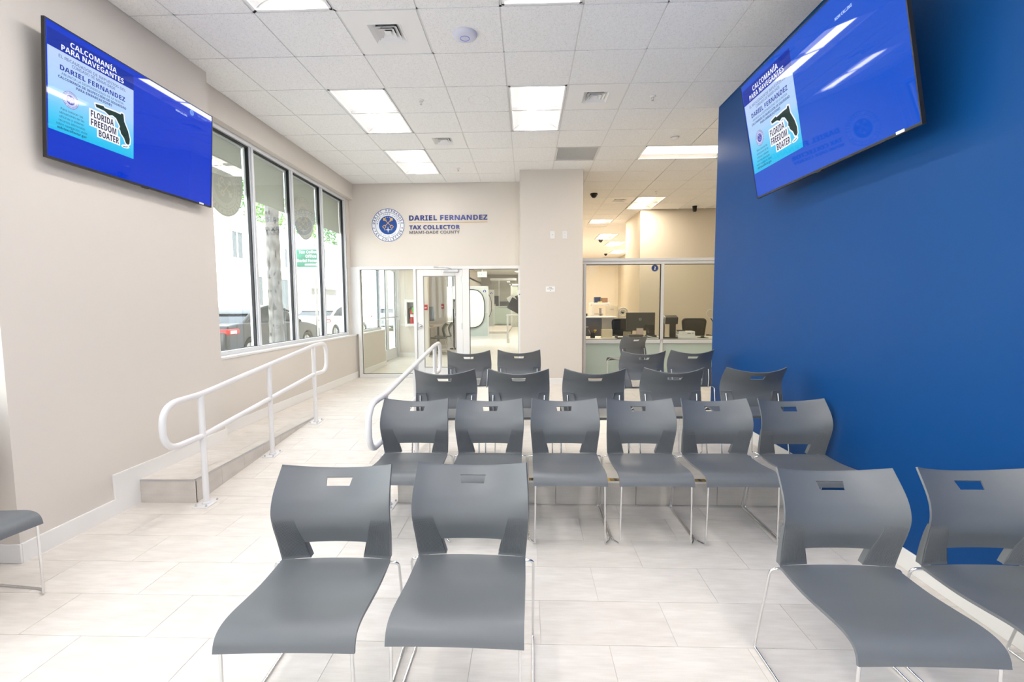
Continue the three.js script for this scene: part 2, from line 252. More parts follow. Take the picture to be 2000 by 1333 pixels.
for (let j = -3; j < 15; j++) for (let i = -6; i < 9; i++) {
  const x0 = gx(i), z0 = gz(j); let xa = x0, xb = x0 + GT, za = z0, zb = z0 - GT;
  xa = Math.max(xa, za > -8.36 ? -3.115 : 0.914); xb = Math.min(xb, za > -5.38 && zb > -5.5 ? XB : 4.9); if (za > ZF && zb < ZF && (xa + xb) / 2 < 0.9) zb = ZF;
  if (xb - xa < 0.03 || za - zb < 0.03 || taken.has(i + ',' + j) || !inRoom(za > ZF && za < -7.645 && x0 < -0.106 && xb > -0.106 ? x0 + 0.02 : za < -7.645 && x0 < 0.914 && xb > 0.914 ? xb - 0.02 : (xa + xb) / 2, (za + zb) / 2)) continue;
  if (za > ZF && za < -7.645 && x0 < -0.106 && xb > -0.106) xb = -0.106;
  if (za < -7.645 && x0 < 0.914 && xb > 0.914) xa = 0.914;
  if (zb > -4.387 && xa < -2.975) { xa = -2.975; if (xb - xa < 0.03) continue; }
  const w = xb - xa - 0.011, d = za - zb - 0.011, k = w.toFixed(3) + d.toFixed(3);
  if (!ctCache.has(k)) { const g = new THREE.BoxGeometry(w, 0.014, d), p = g.attributes.position, uv = g.attributes.uv; for (let n = 0; n < p.count; n++) uv.setXY(n, p.getX(n) / GT + 0.5, p.getZ(n) / GT + 0.5); ctCache.set(k, g); }
  const m = shade(new THREE.Mesh(ctCache.get(k), ceilTile[(i * 3 + j * 5) & 1])); m.name = 'ceiling_tile'; m.position.set((xa + xb) / 2, CEIL + 0.003, (za + zb) / 2); ceil.add(m);
}
{ // lobby and far office: the tiles are too far to tell apart; only the lamp openings are cut
  const far = (x0, x1, z0, z1, holes) => { const s = new THREE.Shape([[x0, -z0], [x1, -z0], [x1, -z1], [x0, -z1]].map(([a, b]) => new THREE.Vector2(a, b))); for (const [i, j, w, d] of holes) { const a = gx(i), b = gx(i + w), c = -gz(j), e = -gz(j + d); s.holes.push(new THREE.Path([[a, c], [a, e], [b, e], [b, c]].map(([p, q]) => new THREE.Vector2(p, q)))); } return new THREE.ExtrudeGeometry(s, { depth: 0.012, bevelEnabled: false }).rotateX(-Math.PI / 2).translate(0, CEIL, 0); };
  part(ceil, 'ceiling_behind', far(-3.115, XB, 6.2, gz(-3), lampsMain.slice(5)), ceilTile[0]);
  part(ceil, 'lobby_ceiling', far(-3.42, 0.76, -8.52, -33.4, lampsLobby), ceilTile[1]);
  part(ceil, 'office_ceiling', far(0.914, 4.3, gz(15), -22, lampsOffice.slice(2)), ceilTile[1]);
}
{ // T-bars
  const T = (x0, x1, z0, z1) => bars.push(B(x0, x1, CEIL + 0.0005, CEIL + 0.03, z0, z1));
  for (let i = -5; i <= 8; i++) { const x = gx(i); if (x < 2.12 && x > -3.1) T(x - 0.012, x + 0.012, x < -2.97 ? -4.39 : 0, x > -0.1 && x < 0.914 ? -7.645 : x > 0.914 ? gz(15) : ZF); else if (x < 4.9 && x > 2.3) T(x - 0.012, x + 0.012, -5.2, x > 2.63 ? -10.95 : gz(15)); }
  for (let j = -5; j <= 15; j++) { const z = gz(j); if (z > ZF) T(z > -4.387 ? -2.975 : XW, z > -5.2 ? XB : 4.9, z + 0.012, z - 0.012); else T(0.914, z > -10.95 ? 4.9 : 2.635, z + 0.012, z - 0.012); }
  part(ceil, 'grid_bars', bars, M.grid);
}
// ---------- ceiling fittings ----------
function troffer([i, j, w, d], color, label, k = 1) {
  const lens = std(0xffffff, 0.6, { emissive: color, emissiveIntensity: 3 });
  const W = w * GT - 0.03, D = d * GT - 0.03, along = d > w, L = (along ? D : W) / 2, S = (along ? W : D) / 2;   // L: half length, S: half breadth
  const o = thing('ceiling_light', label, 'ceiling light', [gx(i) + w * GT / 2, CEIL, gz(j) - d * GT / 2], along ? Math.PI / 2 : 0, 'recessed ceiling lights');
  part(o, 'frame', [B(-L, L, -0.006, 0.012, -S, -S + 0.018), B(-L, L, -0.006, 0.012, S - 0.018, S), B(-L, -L + 0.018, -0.006, 0.012, -S, S), B(L - 0.018, L, -0.006, 0.012, -S, S)], M.lampwhite);
  for (const s of [-1, 1]) { // sloping reflector beside the lens
    const sh = new THREE.Shape(); sh.moveTo(s * (S - 0.015), 0.002); sh.quadraticCurveTo(s * (S * 0.8), 0.075, s * S * 0.36, 0.075); sh.lineTo(s * S * 0.36, 0.085); sh.quadraticCurveTo(s * (S * 0.85), 0.085, s * (S - 0.005), 0.002);
    part(o, 'reflector', new THREE.ExtrudeGeometry(sh, { depth: 2 * L - 0.03, bevelEnabled: false, curveSegments: 8 }).rotateY(Math.PI / 2).translate(-L + 0.015, 0, 0), M.lampwhite);
  }
  for (const s of [-1, 1]) part(o, 'end_plate', B(s * L - 0.008, s * L + 0.008, 0, 0.1, -S, S), M.lampwhite);
  part(o, 'lens', RB(-L + 0.015, L - 0.015, 0.012, 0.08, -S * 0.36, S * 0.36, 0.008), lens);
  part(o, 'housing', B(-L, L, 0.09, 0.11, -S, S), M.white);
  const a = new THREE.RectAreaLight(color, LAMP * k, 2 * L - 0.04, S * 0.70); a.name = 'lamp'; a.position.y = 0.010; a.rotation.x = -Math.PI / 2; o.add(a);
  return o;
}
const lampWords = ['over the near left corner', 'over the near middle, cut by the top edge', 'between the large vent and the window wall', 'smallest, next to the far wall on the left', 'in the middle beside the round ceiling speaker', 'above the viewer to the left', 'above the viewer to the right', 'behind the viewer to the left', 'behind the viewer to the right', 'at the back wall to the left', 'at the back wall to the right'];
lampsMain.forEach((l, k) => troffer(l, LAMP_MAIN, 'white recessed ceiling light ' + lampWords[k], [0.85, 1, 0.8, 0.5, 0.75][k] ?? 1.15));
['set crosswise beside the blue wall', 'nearest over the service window', 'second deep behind the service window', 'third deep behind the service window', 'deep in the office beside the pillar', 'deep in the office beside the core wall', 'farthest at the end of the office'].forEach((t, k) => troffer(lampsOffice[k], LAMP_OFFICE, 'warm recessed ceiling light ' + t, [1.0, 1.9, 2.8, 2.8, 2.8, 2.8, 2.8][k]));
['just behind the glass entrance', 'over the photo panel', 'deep in the lobby', 'over the far lobby counter', 'last at the lobby end wall'].forEach((t, k) => troffer(lampsLobby[k], LAMP_LOBBY, 'recessed lobby ceiling light ' + t, k ? 3.2 : 1.5));

const ventWords = ['large white square air diffuser at the top left', 'small white air diffuser near the far left light', 'white square air diffuser right of the middle light', 'air diffuser in the office ceiling'];
vents.forEach(([i, j], k) => {
  const o = thing('air_diffuser', ventWords[k], 'vent', [gx(i) + GT / 2, CEIL, gz(j) - GT / 2], 0, 'square ceiling air diffusers'), s = GT / 2 - 0.0125, h = 0.13;
  part(o, 'panel', [B(-s, s, -0.004, 0.008, h, s), B(-s, s, -0.004, 0.008, -s, -h), B(-s, -h, -0.004, 0.008, -h, h), B(h, s, -0.004, 0.008, -h, h)], M.lampwhite);
  const ring = (a, b, y0, y1) => { const g = []; for (let q = 0; q < 4; q++) { const sh = new THREE.BufferGeometry(); const P = [[-a, y1, a], [a, y1, a], [b, y0, b], [-b, y0, b], [-a, y1 + 0.003, a], [a, y1 + 0.003, a], [b, y0 + 0.003, b], [-b, y0 + 0.003, b]]; sh.setAttribute('position', new THREE.Float32BufferAttribute(P.flat(), 3)); sh.setIndex([0, 2, 1, 0, 3, 2, 4, 5, 6, 4, 6, 7, 0, 1, 5, 0, 5, 4, 3, 6, 2, 3, 7, 6]); const t = sh.toNonIndexed(); t.computeVertexNormals(); t.rotateY(q * Math.PI / 2); g.push(t); } return mg(g); };
  for (const [a, b] of [[0.085, 0.13], [0.055, 0.092], [0.028, 0.06]]) part(o, 'louvre', ring(a, b, -0.006, 0.030), M.lampwhite);
  part(o, 'core', [R(0.05, 0.006, 0.05, 0.002, 0, 0.004, 0)], M.lampwhite);
  part(o, 'throat', [B(-0.14, 0.14, 0.145, 0.15, -0.14, 0.14), B(-0.14, -0.135, 0.008, 0.145, -0.14, 0.14), B(0.135, 0.14, 0.008, 0.145, -0.14, 0.14), B(-0.14, 0.14, 0.008, 0.145, -0.14, -0.135), B(-0.14, 0.14, 0.008, 0.145, 0.135, 0.14)], M.duct);
});
{ const o = thing('return_grille', 'grey slotted return air grille near the pillar', 'vent', [gx(1) + GT / 2, CEIL, gz(5) - GT / 2]), s = GT / 2 - 0.006;
  part(o, 'frame', [B(-s, s, -0.004, 0.01, s - 0.02, s), B(-s, s, -0.004, 0.01, -s, -s + 0.02), B(-s, -s + 0.02, -0.004, 0.01, -s, s), B(s - 0.02, s, -0.004, 0.01, -s, s)], M.grid);
  for (let k = 0; k < 40; k++) { const x = -s + 0.03 + k * (2 * s - 0.06) / 39; const g = new THREE.BoxGeometry(0.002, 0.014, 2 * s - 0.04).rotateZ(0.6).translate(x, 0.004, 0); part(o, 'slat', g, M.grid); }
  part(o, 'duct', [B(-s, s, 0.145, 0.15, -s, s), B(-s, -s + 0.005, 0.01, 0.145, -s, s), B(s - 0.005, s, 0.01, 0.145, -s, s), B(-s, s, 0.01, 0.145, -s, -s + 0.005), B(-s, s, 0.01, 0.145, s - 0.005, s)], M.duct); }
{ const o = thing('access_point', 'round white wireless access point on the ceiling', 'access point', [-0.491, CEIL, -3.885]);
  part(o, 'housing', lathe([[0, -0.036], [0.045, -0.036], [0.07, -0.033], [0.092, -0.022], [0.1, -0.008], [0.1, 0], [0, 0]]), std(lin(0.66, 0.67, 0.78), 0.4));
  part(o, 'indicator_ring', new THREE.TorusGeometry(0.036, 0.0025, 8, 32).rotateX(Math.PI / 2).translate(0, -0.0365, 0), std(lin(0.2, 0.25, 0.8), 0.4)); }
{ const o = thing('ceiling_speaker', 'flush round white ceiling speaker', 'speaker', [-0.497, CEIL, -5.073]); part(o, 'rim', lathe([[0.108, 0], [0.112, -0.005], [0.118, -0.004], [0.118, 0]], 40), M.white); part(o, 'grille', cyl(0.109, 0.109, 0.004, 0, -0.001, 0, 40), M.grid); }
[[-1.117, -5.058, 'between the two left ceiling lights'], [-1.08, -7.504, 'near the far wall under the ceiling'], [1.325, -5.067, 'right of the white air diffuser'], [2.512, -9.218, 'beyond the service window, in the office ceiling']].forEach(([x, z, t]) => {
  const o = thing('sprinkler', 'small white fire sprinkler ' + t, 'sprinkler', [x, CEIL, z], 0, 'ceiling sprinklers');
  part(o, 'escutcheon', lathe([[0, 0], [0.034, 0], [0.03, -0.01], [0.014, -0.014], [0, -0.014]]), M.white);
  part(o, 'frame', [sweep(fillet([V(-0.008, -0.012, 0), V(-0.012, -0.03, 0), V(0, -0.048, 0)], 0.006), 0.002, 6), sweep(fillet([V(0.008, -0.012, 0), V(0.012, -0.03, 0), V(0, -0.048, 0)], 0.006), 0.002, 6)], M.steel);
  part(o, 'deflector', cyl(0.014, 0.014, 0.002, 0, -0.049, 0, 16), M.steel); });
{ const o = thing('smoke_detector', 'round white smoke detector near the blue wall', 'smoke detector', [1.935, CEIL, -6.275]); part(o, 'base', cyl(0.06, 0.06, 0.012, 0, -0.006, 0), M.white); part(o, 'head', lathe([[0, -0.04], [0.03, -0.038], [0.048, -0.026], [0.052, -0.012], [0, -0.012]]), M.white); }
[[1.326, -9.32, 'nearest in the office ceiling'], [2.502, -15.9, 'second in the office ceiling'], [3.4, -20.2, 'farthest in the office ceiling']].forEach(([x, z, t]) => {
  const o = thing('dome_camera', 'black dome security camera ' + t, 'camera', [x, CEIL, z], 0, 'dome cameras'); part(o, 'collar', cyl(0.075, 0.07, 0.03, 0, -0.015, 0), M.black); part(o, 'dome', new THREE.SphereGeometry(0.06, 20, 10, 0, 6.3, Math.PI / 2, Math.PI / 2).translate(0, -0.03, 0), M.black); });
{ const o = thing('turret_camera', 'small black bullet camera over the right office wall', 'camera', [3.74, CEIL, -10.6]); part(o, 'mount', cyl(0.05, 0.05, 0.03, 0, -0.015, 0), M.black); part(o, 'body', lathe([[0, -0.13], [0.03, -0.128], [0.044, -0.1], [0.046, -0.03], [0, -0.03]]), M.black); }

// ---------- windows ----------
function bay(n, z0, z1, muls, y0, y1, xg, opts = {}) {   // z0 > z1; vertical mullions at muls
  const w = struct('window_' + n, opts.label), f = 0.045, zs = [z0, ...muls, z1];
  part(w, 'window_head', RB(xg - 0.05, xg + 0.05, y1 - f, y1, z0, z1), M.frame); part(w, 'window_bottom', RB(xg - 0.05, xg + 0.05, y0, y0 + f, z0, z1), M.frame);
  for (let k = 0; k < zs.length; k++) { const a = k === 0 ? zs[0] : k === zs.length - 1 ? zs[k] + 0.05 : zs[k] + 0.035, b = k === 0 ? zs[0] - 0.05 : k === zs.length - 1 ? zs[k] : zs[k] - 0.035; part(w, 'mullion', [RB(xg - 0.05, xg + 0.03, y0 + f, y1 - f, a, b), RB(xg + 0.03, xg + 0.05, y0 + f, y1 - f, a - 0.015, b + 0.015)], M.frame); }
  for (let k = 0; k < zs.length - 1; k++) {
    const a = zs[k] - (k ? 0.035 : 0.05), b = zs[k + 1] + (k < zs.length - 2 ? 0.035 : 0.05);
    part(w, 'gasket', [B(xg - 0.012, xg + 0.02, y1 - f - 0.016, y1 - f, a, b), B(xg - 0.012, xg + 0.02, y0 + f, y1 - f, b + 0.016, b), B(xg - 0.012, xg + 0.004, y0 + f, y1 - f, a, a - 0.006), B(xg - 0.012, xg + 0.004, y0 + f, y0 + f + 0.006, a, b)], M.gasket);
    part(w, 'pane', B(xg - 0.008, xg - 0.002, y0 + f, y1 - f, a, b), M.glass);
  }
  return w;
}
bay(1, -4.387, -8.23, [-5.46, -6.38, -7.30], 0.98, 3.39, -3.25, { label: 'four-pane aluminium storefront window beside the ramp' });
bay(2, 6.2, -2.52, [4.8, 3.6, 2.4, 1.2, 0.0, -1.2], 0.98, 3.39, -3.25, { label: 'storefront window beside the viewer' });
{ const w = struct('window_7', 'tall storefront window behind the viewer'), xs = [0.43, 1.25, XB + 0.13]; part(w, 'window_head', RB(0.4, XB + 0.16, 3.25, 3.3, 6.25, 6.35), M.frame); part(w, 'window_bottom', RB(0.4, XB + 0.16, 0.4, 0.45, 6.25, 6.35), M.frame); xs.forEach((x, k) => { part(w, 'mullion', RB(x - 0.03, x + 0.03, 0.45, 3.25, 6.25, 6.35), M.frame); if (k) part(w, 'pane', B(xs[k - 1] + 0.03, x - 0.03, 0.45, 3.25, 6.297, 6.303), M.glass); }); }
bay(3, -8.23, -10.08, [], 0.98, 2.55, -3.25, { label: 'lobby window beside the entrance doors' });
bay(4, -14.25, -21, [-15.5, -16.8, -18.1, -19.4], 1.0, 3.0, -3.33, { label: 'windows along the lobby' });
part(struct('trim_1', 'white filler panel between window and glass entrance'), 'panel', RB(-3.22, -3.06, 0.98, 2.2, ZF + 0.02, ZF - 0.1), M.white);
part(struct('trim_2', 'white corner post of the window wall'), 'post', RB(-3.32, -3.19, 0.98, 3.39, -8.23, ZF), M.wall);
[[-4.42, -5.41, 2.80, 'first'], [-5.50, -6.34, 2.79, 'second'], [-6.42, -7.26, 2.79, 'third'], [-7.34, -8.18, 2.79, 'fourth']].forEach(([a, b, y, t]) => {
  const o = thing('roller_shade', 'grey-green roller shade in the ' + t + ' window pane from the television', 'window shade', [-3.305, 0, 0], 0, 'roller shades over the ramp windows');
  part(o, 'fabric', B(-0.001, 0.001, y, 3.33, a, b), M.shade); part(o, 'hem_bar', RB(-0.006, 0.006, y - 0.02, y, a, b), M.shade); part(o, 'tube', new THREE.CylinderGeometry(0.025, 0.025, a - b, 16).rotateX(Math.PI / 2).translate(0, 3.345, (a + b) / 2), M.frame); });
// round window decals, seen from their back
function arcText(c, text, cx, cy, r, a0, a1, inside) { const n = text.length; for (let k = 0; k < n; k++) { const a = a0 + (a1 - a0) * (n === 1 ? 0.5 : k / (n - 1)); c.save(); c.translate(cx + Math.cos(a) * r, cy + Math.sin(a) * r); c.rotate(a + (inside ? -Math.PI / 2 : Math.PI / 2)); c.fillText(text[k], 0, 0); c.restore(); } }
function star(c, x, y, r, n = 5, q = 0.4) { c.beginPath(); for (let k = 0; k < 2 * n; k++) { const a = -Math.PI / 2 + k * Math.PI / n, s = k & 1 ? r * q : r; c.lineTo(x + Math.cos(a) * s, y + Math.sin(a) * s); } c.fill(); }
function drawSeal(c, cx, cy, R0, P, bg) {
  const disc = (r, f) => { c.fillStyle = f; c.beginPath(); c.arc(cx, cy, r * R0, 0, 7); c.fill(); }; const ring = (r, w, f) => { c.strokeStyle = f; c.lineWidth = w * R0; c.beginPath(); c.arc(cx, cy, r * R0, 0, 7); c.stroke(); };
  disc(1, bg); ring(0.97, 0.034, P.ink); ring(0.755, 0.022, P.ink); disc(0.55, P.field);
  c.fillStyle = P.ink; c.textAlign = 'center'; c.textBaseline = 'middle'; c.font = 'bold ' + R0 * 0.185 + 'px sans-serif';
  arcText(c, 'DARIEL FERNANDEZ', cx, cy, R0 * 0.865, Math.PI * 1.045, Math.PI * 1.955, false); arcText(c, 'TAX COLLECTOR', cx, cy, R0 * 0.865, Math.PI * 0.86, Math.PI * 0.14, true);
  star(c, cx - R0 * 0.855, cy + R0 * 0.17, R0 * 0.06); star(c, cx + R0 * 0.855, cy + R0 * 0.17, R0 * 0.06);
  c.fillStyle = P.soft; c.font = 'bold ' + R0 * 0.105 + 'px sans-serif'; arcText(c, 'MIAMI-DADE COUNTY', cx, cy, R0 * 0.655, Math.PI * 1.05, Math.PI * 1.95, false); c.font = R0 * 0.08 + 'px sans-serif'; arcText(c, 'IN GOD WE TRUST', cx, cy, R0 * 0.655, Math.PI * 0.74, Math.PI * 0.26, true);
  c.strokeStyle = P.key; c.fillStyle = P.key; c.lineWidth = R0 * 0.035;
  for (const s of [-1, 1]) { c.save(); c.translate(cx, cy - R0 * 0.13); c.rotate(s * Math.PI / 4); c.beginPath(); c.moveTo(0, -R0 * 0.3); c.lineTo(0, R0 * 0.26); c.stroke(); c.strokeRect(-R0 * 0.075, R0 * 0.25, R0 * 0.15, R0 * 0.14); for (let k = 0; k < 4; k++) { c.beginPath(); c.arc(Math.cos(k * 1.571) * R0 * 0.055, -R0 * 0.3 + Math.sin(k * 1.571) * R0 * 0.055, R0 * 0.045, 0, 7); c.fill(); } c.fillRect(0, -R0 * 0.2, R0 * 0.09, R0 * 0.03); c.restore(); }
  c.fillStyle = P.star; star(c, cx, cy + R0 * 0.27, R0 * 0.2, 4, 0.22); for (const x of [-0.12, 0, 0.12]) star(c, cx + x * R0, cy - R0 * (0.45 + (x ? 0 : 0.02)), R0 * 0.035); star(c, cx - R0 * 0.22, cy + R0 * 0.27, R0 * 0.035); star(c, cx + R0 * 0.22, cy + R0 * 0.27, R0 * 0.035);
}
const SEAL = { ink: '#20306e', field: '#1d4f9e', soft: '#4a5166', key: '#e6b45c', star: '#e9e6da' };
const decalTex = canvas(512, 512, (c) => { c.fillStyle = '#cfcdc2'; c.fillRect(0, 0, 512, 512); c.translate(512, 0); c.scale(-1, 1); drawSeal(c, 256, 256, 252, { ink: '#b3b1a6', field: '#bfbdb2', soft: '#b9b7ac', key: '#d6d1c3', star: '#d8d6ca' }, '#cbc9be'); });
[[-5.0, 'first'], [-6.8, 'third']].forEach(([z, t]) => { const g = new THREE.CylinderGeometry(0.31, 0.31, 0.0015, 64).rotateY(Math.PI / 2).rotateZ(-Math.PI / 2).translate(-3.2605, 2.785, z);
  single('window_decal', g, new THREE.MeshPhysicalMaterial({ map: decalTex, roughness: 0.8, transmission: 0.3, thickness: 0 }), 'round grey seal decal on the ' + t + ' window pane', 'decal', 'round window decals'); });
// ---------- stacking chair ----------
const wB = curve([[0.445, 0.226], [0.52, 0.232], [0.633, 0.240], [0.73, 0.237], [0.835, 0.229]]);
const zE = curve([[0.445, -0.222], [0.52, -0.206], [0.60, -0.184], [0.67, -0.174], [0.74, -0.196], [0.835, -0.266]]), zC = curve([[0.445, -0.242], [0.516, -0.234], [0.565, -0.217], [0.597, -0.208], [0.64, -0.213], [0.72, -0.250], [0.835, -0.330]]);
const backMap = (s, y) => V(s * wB(y), y - 0.036 * (1 - s * s) * clamp((y - 0.70) / 0.135), lerp(zC(y), zE(y), s * s));
const gapA = (y) => (y < 0.516 ? lerp(0.111, 0.131, (y - 0.445) / 0.071) : lerp(0.131, 0.15, (y - 0.516) / 0.3)) / wB(y);   // half breadth of the gap
const hndA = (y) => lerp(0.049, 0.055, clamp((y - 0.757) / 0.033)) / wB(y);
const spread = (a, b, n) => Array.from({ length: n }, (_, k) => lerp(a, b, k / n));
const chairBack = (() => {
  const cols = (y) => { const g = gapA(y), h = hndA(y); return [...spread(-1, -g, 5), ...spread(-g, -h, 5), ...spread(-h, h, 4), ...spread(h, g, 5), ...spread(g, 1, 5), 1]; };
  const rows = [0.443, 0.463, 0.489, 0.516, ...spread(0.53, 0.754, 14), 0.754, 0.773, 0.792, 0.80, 0.812, 0.824, 0.835];
  return sheet(cols, rows, backMap, 0.007, (r, c) => (r < 3 && c >= 5 && c < 19) || (rows[r] >= 0.7539 && rows[r] < 0.791 && c >= 10 && c < 14));
})();
const zS = [[0, -0.222], [0.12, -0.16], [0.3, -0.06], [0.45, 0.03], [0.62, 0.12], [0.74, 0.175], [0.84, 0.208], [0.92, 0.224], [1, 0.231]], yS = [[0, 0.443], [0.12, 0.439], [0.3, 0.437], [0.45, 0.443], [0.62, 0.4505], [0.74, 0.4475], [0.84, 0.434], [0.92, 0.412], [1, 0.384]];
const zSf = curve(zS), ySf = curve(yS);
const seatMap = (s, t) => V(s * lerp(0.227, 0.229, t), ySf(t) - 0.016 * (1 - s * s) * smooth(0, 0.25, t) * (1 - smooth(0.5, 0.85, t)) + 0.004 * (1 - s * s) * smooth(0.85, 1, t), zSf(t) - 0.014 * (1 - s * s) * (1 - smooth(0, 0.3, t)));
const chairSeat = sheet(() => [...spread(-1, 1, 16), 1], [...spread(0, 0.4, 14), ...spread(0.4, 1, 10), 1], (s, t) => seatMap(s, 1 - t), 0.011);
const ribA = (y) => lerp(0.112, 0.158, clamp((y - 0.447) / 0.186)) / wB(y);
const ribPanel = (side) => { const pos = []; const n = 40, m = 8, P = []; const e = 1e-3;
  for (let r = 0; r <= m; r++) { const y = lerp(0.447, 0.635, r / m), row = []; for (let k = 0; k <= n; k++) { const s = side * lerp(ribA(y), 0.985, k / n); const p = backMap(s, y), nn = backMap(s + e, y).sub(backMap(s - e, y)).cross(backMap(s, y + e).sub(backMap(s, y - e))).normalize(); row.push(p.addScaledVector(nn, r === 0 || r === m || k === 0 || k === n ? -0.0005 : 0.0008 + (k & 1 ? 0.0016 : 0))); } P.push(row); }
  for (let r = 0; r < m; r++) for (let k = 0; k < n; k++) { const a = P[r][k], b = P[r][k + 1], c = P[r + 1][k], d = P[r + 1][k + 1]; for (const v of side > 0 ? [a, b, d, a, d, c] : [a, d, b, a, c, d]) pos.push(v.x, v.y, v.z); }
  const g = new THREE.BufferGeometry(); g.setAttribute('position', new THREE.Float32BufferAttribute(pos, 3)); g.computeVertexNormals(); return g; };
const flange = (side) => { // the walls behind each ribbed upright
  const line = [[0.995, 0.445], [0.995, 0.49], [0.995, 0.54], [0.995, 0.59], [0.995, 0.634], [(ribA(0.633) + 0.995) / 2, 0.636], [ribA(0.633), 0.634], [ribA(0.58), 0.58], [ribA(0.52), 0.52], [ribA(0.47), 0.47], [ribA(0.445), 0.445]].map(([s, y]) => backMap(side * s, y));
  const dep = [0.028, 0.027, 0.025, 0.022, 0.014, 0.018, 0.02, 0.024, 0.026, 0.027, 0.028], g = [];
  for (let k = 0; k < line.length - 1; k++) { const a = line[k], b = line[k + 1], t = b.clone().sub(a), n = V(-t.y, t.x, 0).normalize().multiplyScalar(0.0018), f = [a, b, b.clone().add(V(0, 0, -dep[k + 1])), a.clone().add(V(0, 0, -dep[k]))], P = [...f.map((v) => v.clone().add(n)), ...f.map((v) => v.clone().sub(n))]; const q = new THREE.BufferGeometry(); q.setAttribute('position', new THREE.Float32BufferAttribute(P.flatMap((v) => [v.x, v.y, v.z]), 3)); q.setIndex([0, 1, 2, 0, 2, 3, 4, 6, 5, 4, 7, 6, 3, 2, 6, 3, 6, 7]); const h = q.toNonIndexed(); h.computeVertexNormals(); g.push(h); }
  return g; };
const legPath = (s) => fillet([V(s * 0.190, 0.425, 0.165), V(s * 0.214, 0.395, 0.212), V(s * 0.219, 0.007, 0.208), V(s * 0.257, 0.0065, 0.15), V(s * 0.257, 0.0065, -0.338), V(s * 0.260, 0.428, -0.228), V(s * 0.205, 0.428, -0.222)], [0, 0.02, 0.016, 0.05, 0.02, 0.03, 0], 5);
const chairGeo = { seat: chairSeat, back: chairBack, ribs: [-1, 1].map(ribPanel), flange: [-1, 1].map((s) => mg(flange(s))), legs: [-1, 1].map((s) => sweep(legPath(s), 0.0057, 8)), upright: [-1, 1].map((s) => sweep([V(s * 0.19, 0.42, -0.246), V(s * 0.199, 0.52, -0.234), V(s * 0.202, 0.615, -0.208)], 0.007, 8)), bars: [sweep([V(-0.2, 0.423, 0.16), V(0.2, 0.423, 0.16)], 0.0055, 8), sweep([V(-0.215, 0.425, -0.222), V(0.215, 0.425, -0.222)], 0.0055, 8)] };
const CHAIRS = [];
const chair0 = thing('stacking_chair', '', 'chair');
part(chair0, 'seat', chairGeo.seat, M.plastic); part(chair0, 'backrest', chairGeo.back, M.plastic);
chairGeo.ribs.forEach((g) => part(chair0, 'ribbed_upright', g, M.ribbed)); chairGeo.flange.forEach((g) => part(chair0, 'flange', g, M.plastic));
chairGeo.legs.forEach((g) => part(chair0, 'sled_leg', g, M.chrome)); chairGeo.upright.forEach((g) => part(chair0, 'back_support', g, M.steel)); chairGeo.bars.forEach((g) => part(chair0, 'cross_bar', g, M.steel));
function placeChair(x, y, z, turn, label, group) {
  let c = chair0; if (CHAIRS.length) { c = chair0.clone(); c.name = numbered('stacking_chair'); c.userData = { ...chair0.userData }; scene.add(c); }
  CHAIRS.push(c); c.position.set(x, y, z); c.rotation.y = turn; c.userData = { label, category: 'chair', group }; return c;
}
const RW1 = 'front row of grey chairs', RW2 = 'row of six grey chairs below the platform', RW3 = 'first row on the platform, seen from behind', RW4 = 'second row on the platform, seen from behind';
placeChair(-0.792, 0, -1.609, 0.03, 'grey stacking chair in the front row, left one of the pair by the ramp', RW1);
placeChair(-0.237, 0, -1.648, -0.012, 'grey stacking chair in the front row, right one of the pair by the ramp', RW1);
placeChair(1.247, 0, -1.603, 0, 'large grey stacking chair in the front row, left of the two by the blue wall', RW1);
placeChair(1.815, 0, -1.618, 0, 'grey stacking chair at the right edge, closest to the blue wall', RW1);
placeChair(-2.755, 0, -2.03, Math.PI / 2 - 0.1, 'grey stacking chair cut by the left edge, against the window wall', 'chair at the left edge');
['leftmost, by the handrail end', 'second from the handrail', 'third from the handrail', 'fourth from the handrail', 'fifth from the handrail', 'rightmost, against the blue wall'].forEach((t, k) => placeChair([-0.795, -0.264, 0.267, 0.798, 1.325, 1.86][k], 0, [-2.995, -3.0, -3.005, -3.008, -3.01, -3.01][k], [0.0, 0, 0, 0, 0.01, 0][k], 'grey stacking chair in the row of six below the platform, ' + t, RW2));
['leftmost, beside the handrail', 'second from the handrail', 'the middle one', 'fourth from the handrail', 'rightmost, in front of the blue wall'].forEach((t, k) => placeChair([-0.636, -0.063, 0.520, 1.131, 1.775][k], UP, [-3.767, -3.79, -3.79, -3.845, -3.87][k], Math.PI + [0.02, 0, 0, 0.02, 0.0][k], 'dark grey chair back in the nearer platform row, ' + t, RW3));
['left end, beside the handrail', 'second, in front of the glass entrance', 'third, before the service window', 'right end by the blue wall'].forEach((t, k) => placeChair([-0.638, -0.086, 1.224, 1.766][k], UP, [-5.24, -5.295, -5.155, -5.255][k], Math.PI + [0.03, 0, 0.03, 0.03][k], 'dark chair back in the farther platform row, ' + t, RW4));
placeChair(1.63, UP, -7.62, Math.PI + 0.38, 'lone grey chair turned towards the service counter', 'chair at the service counter');

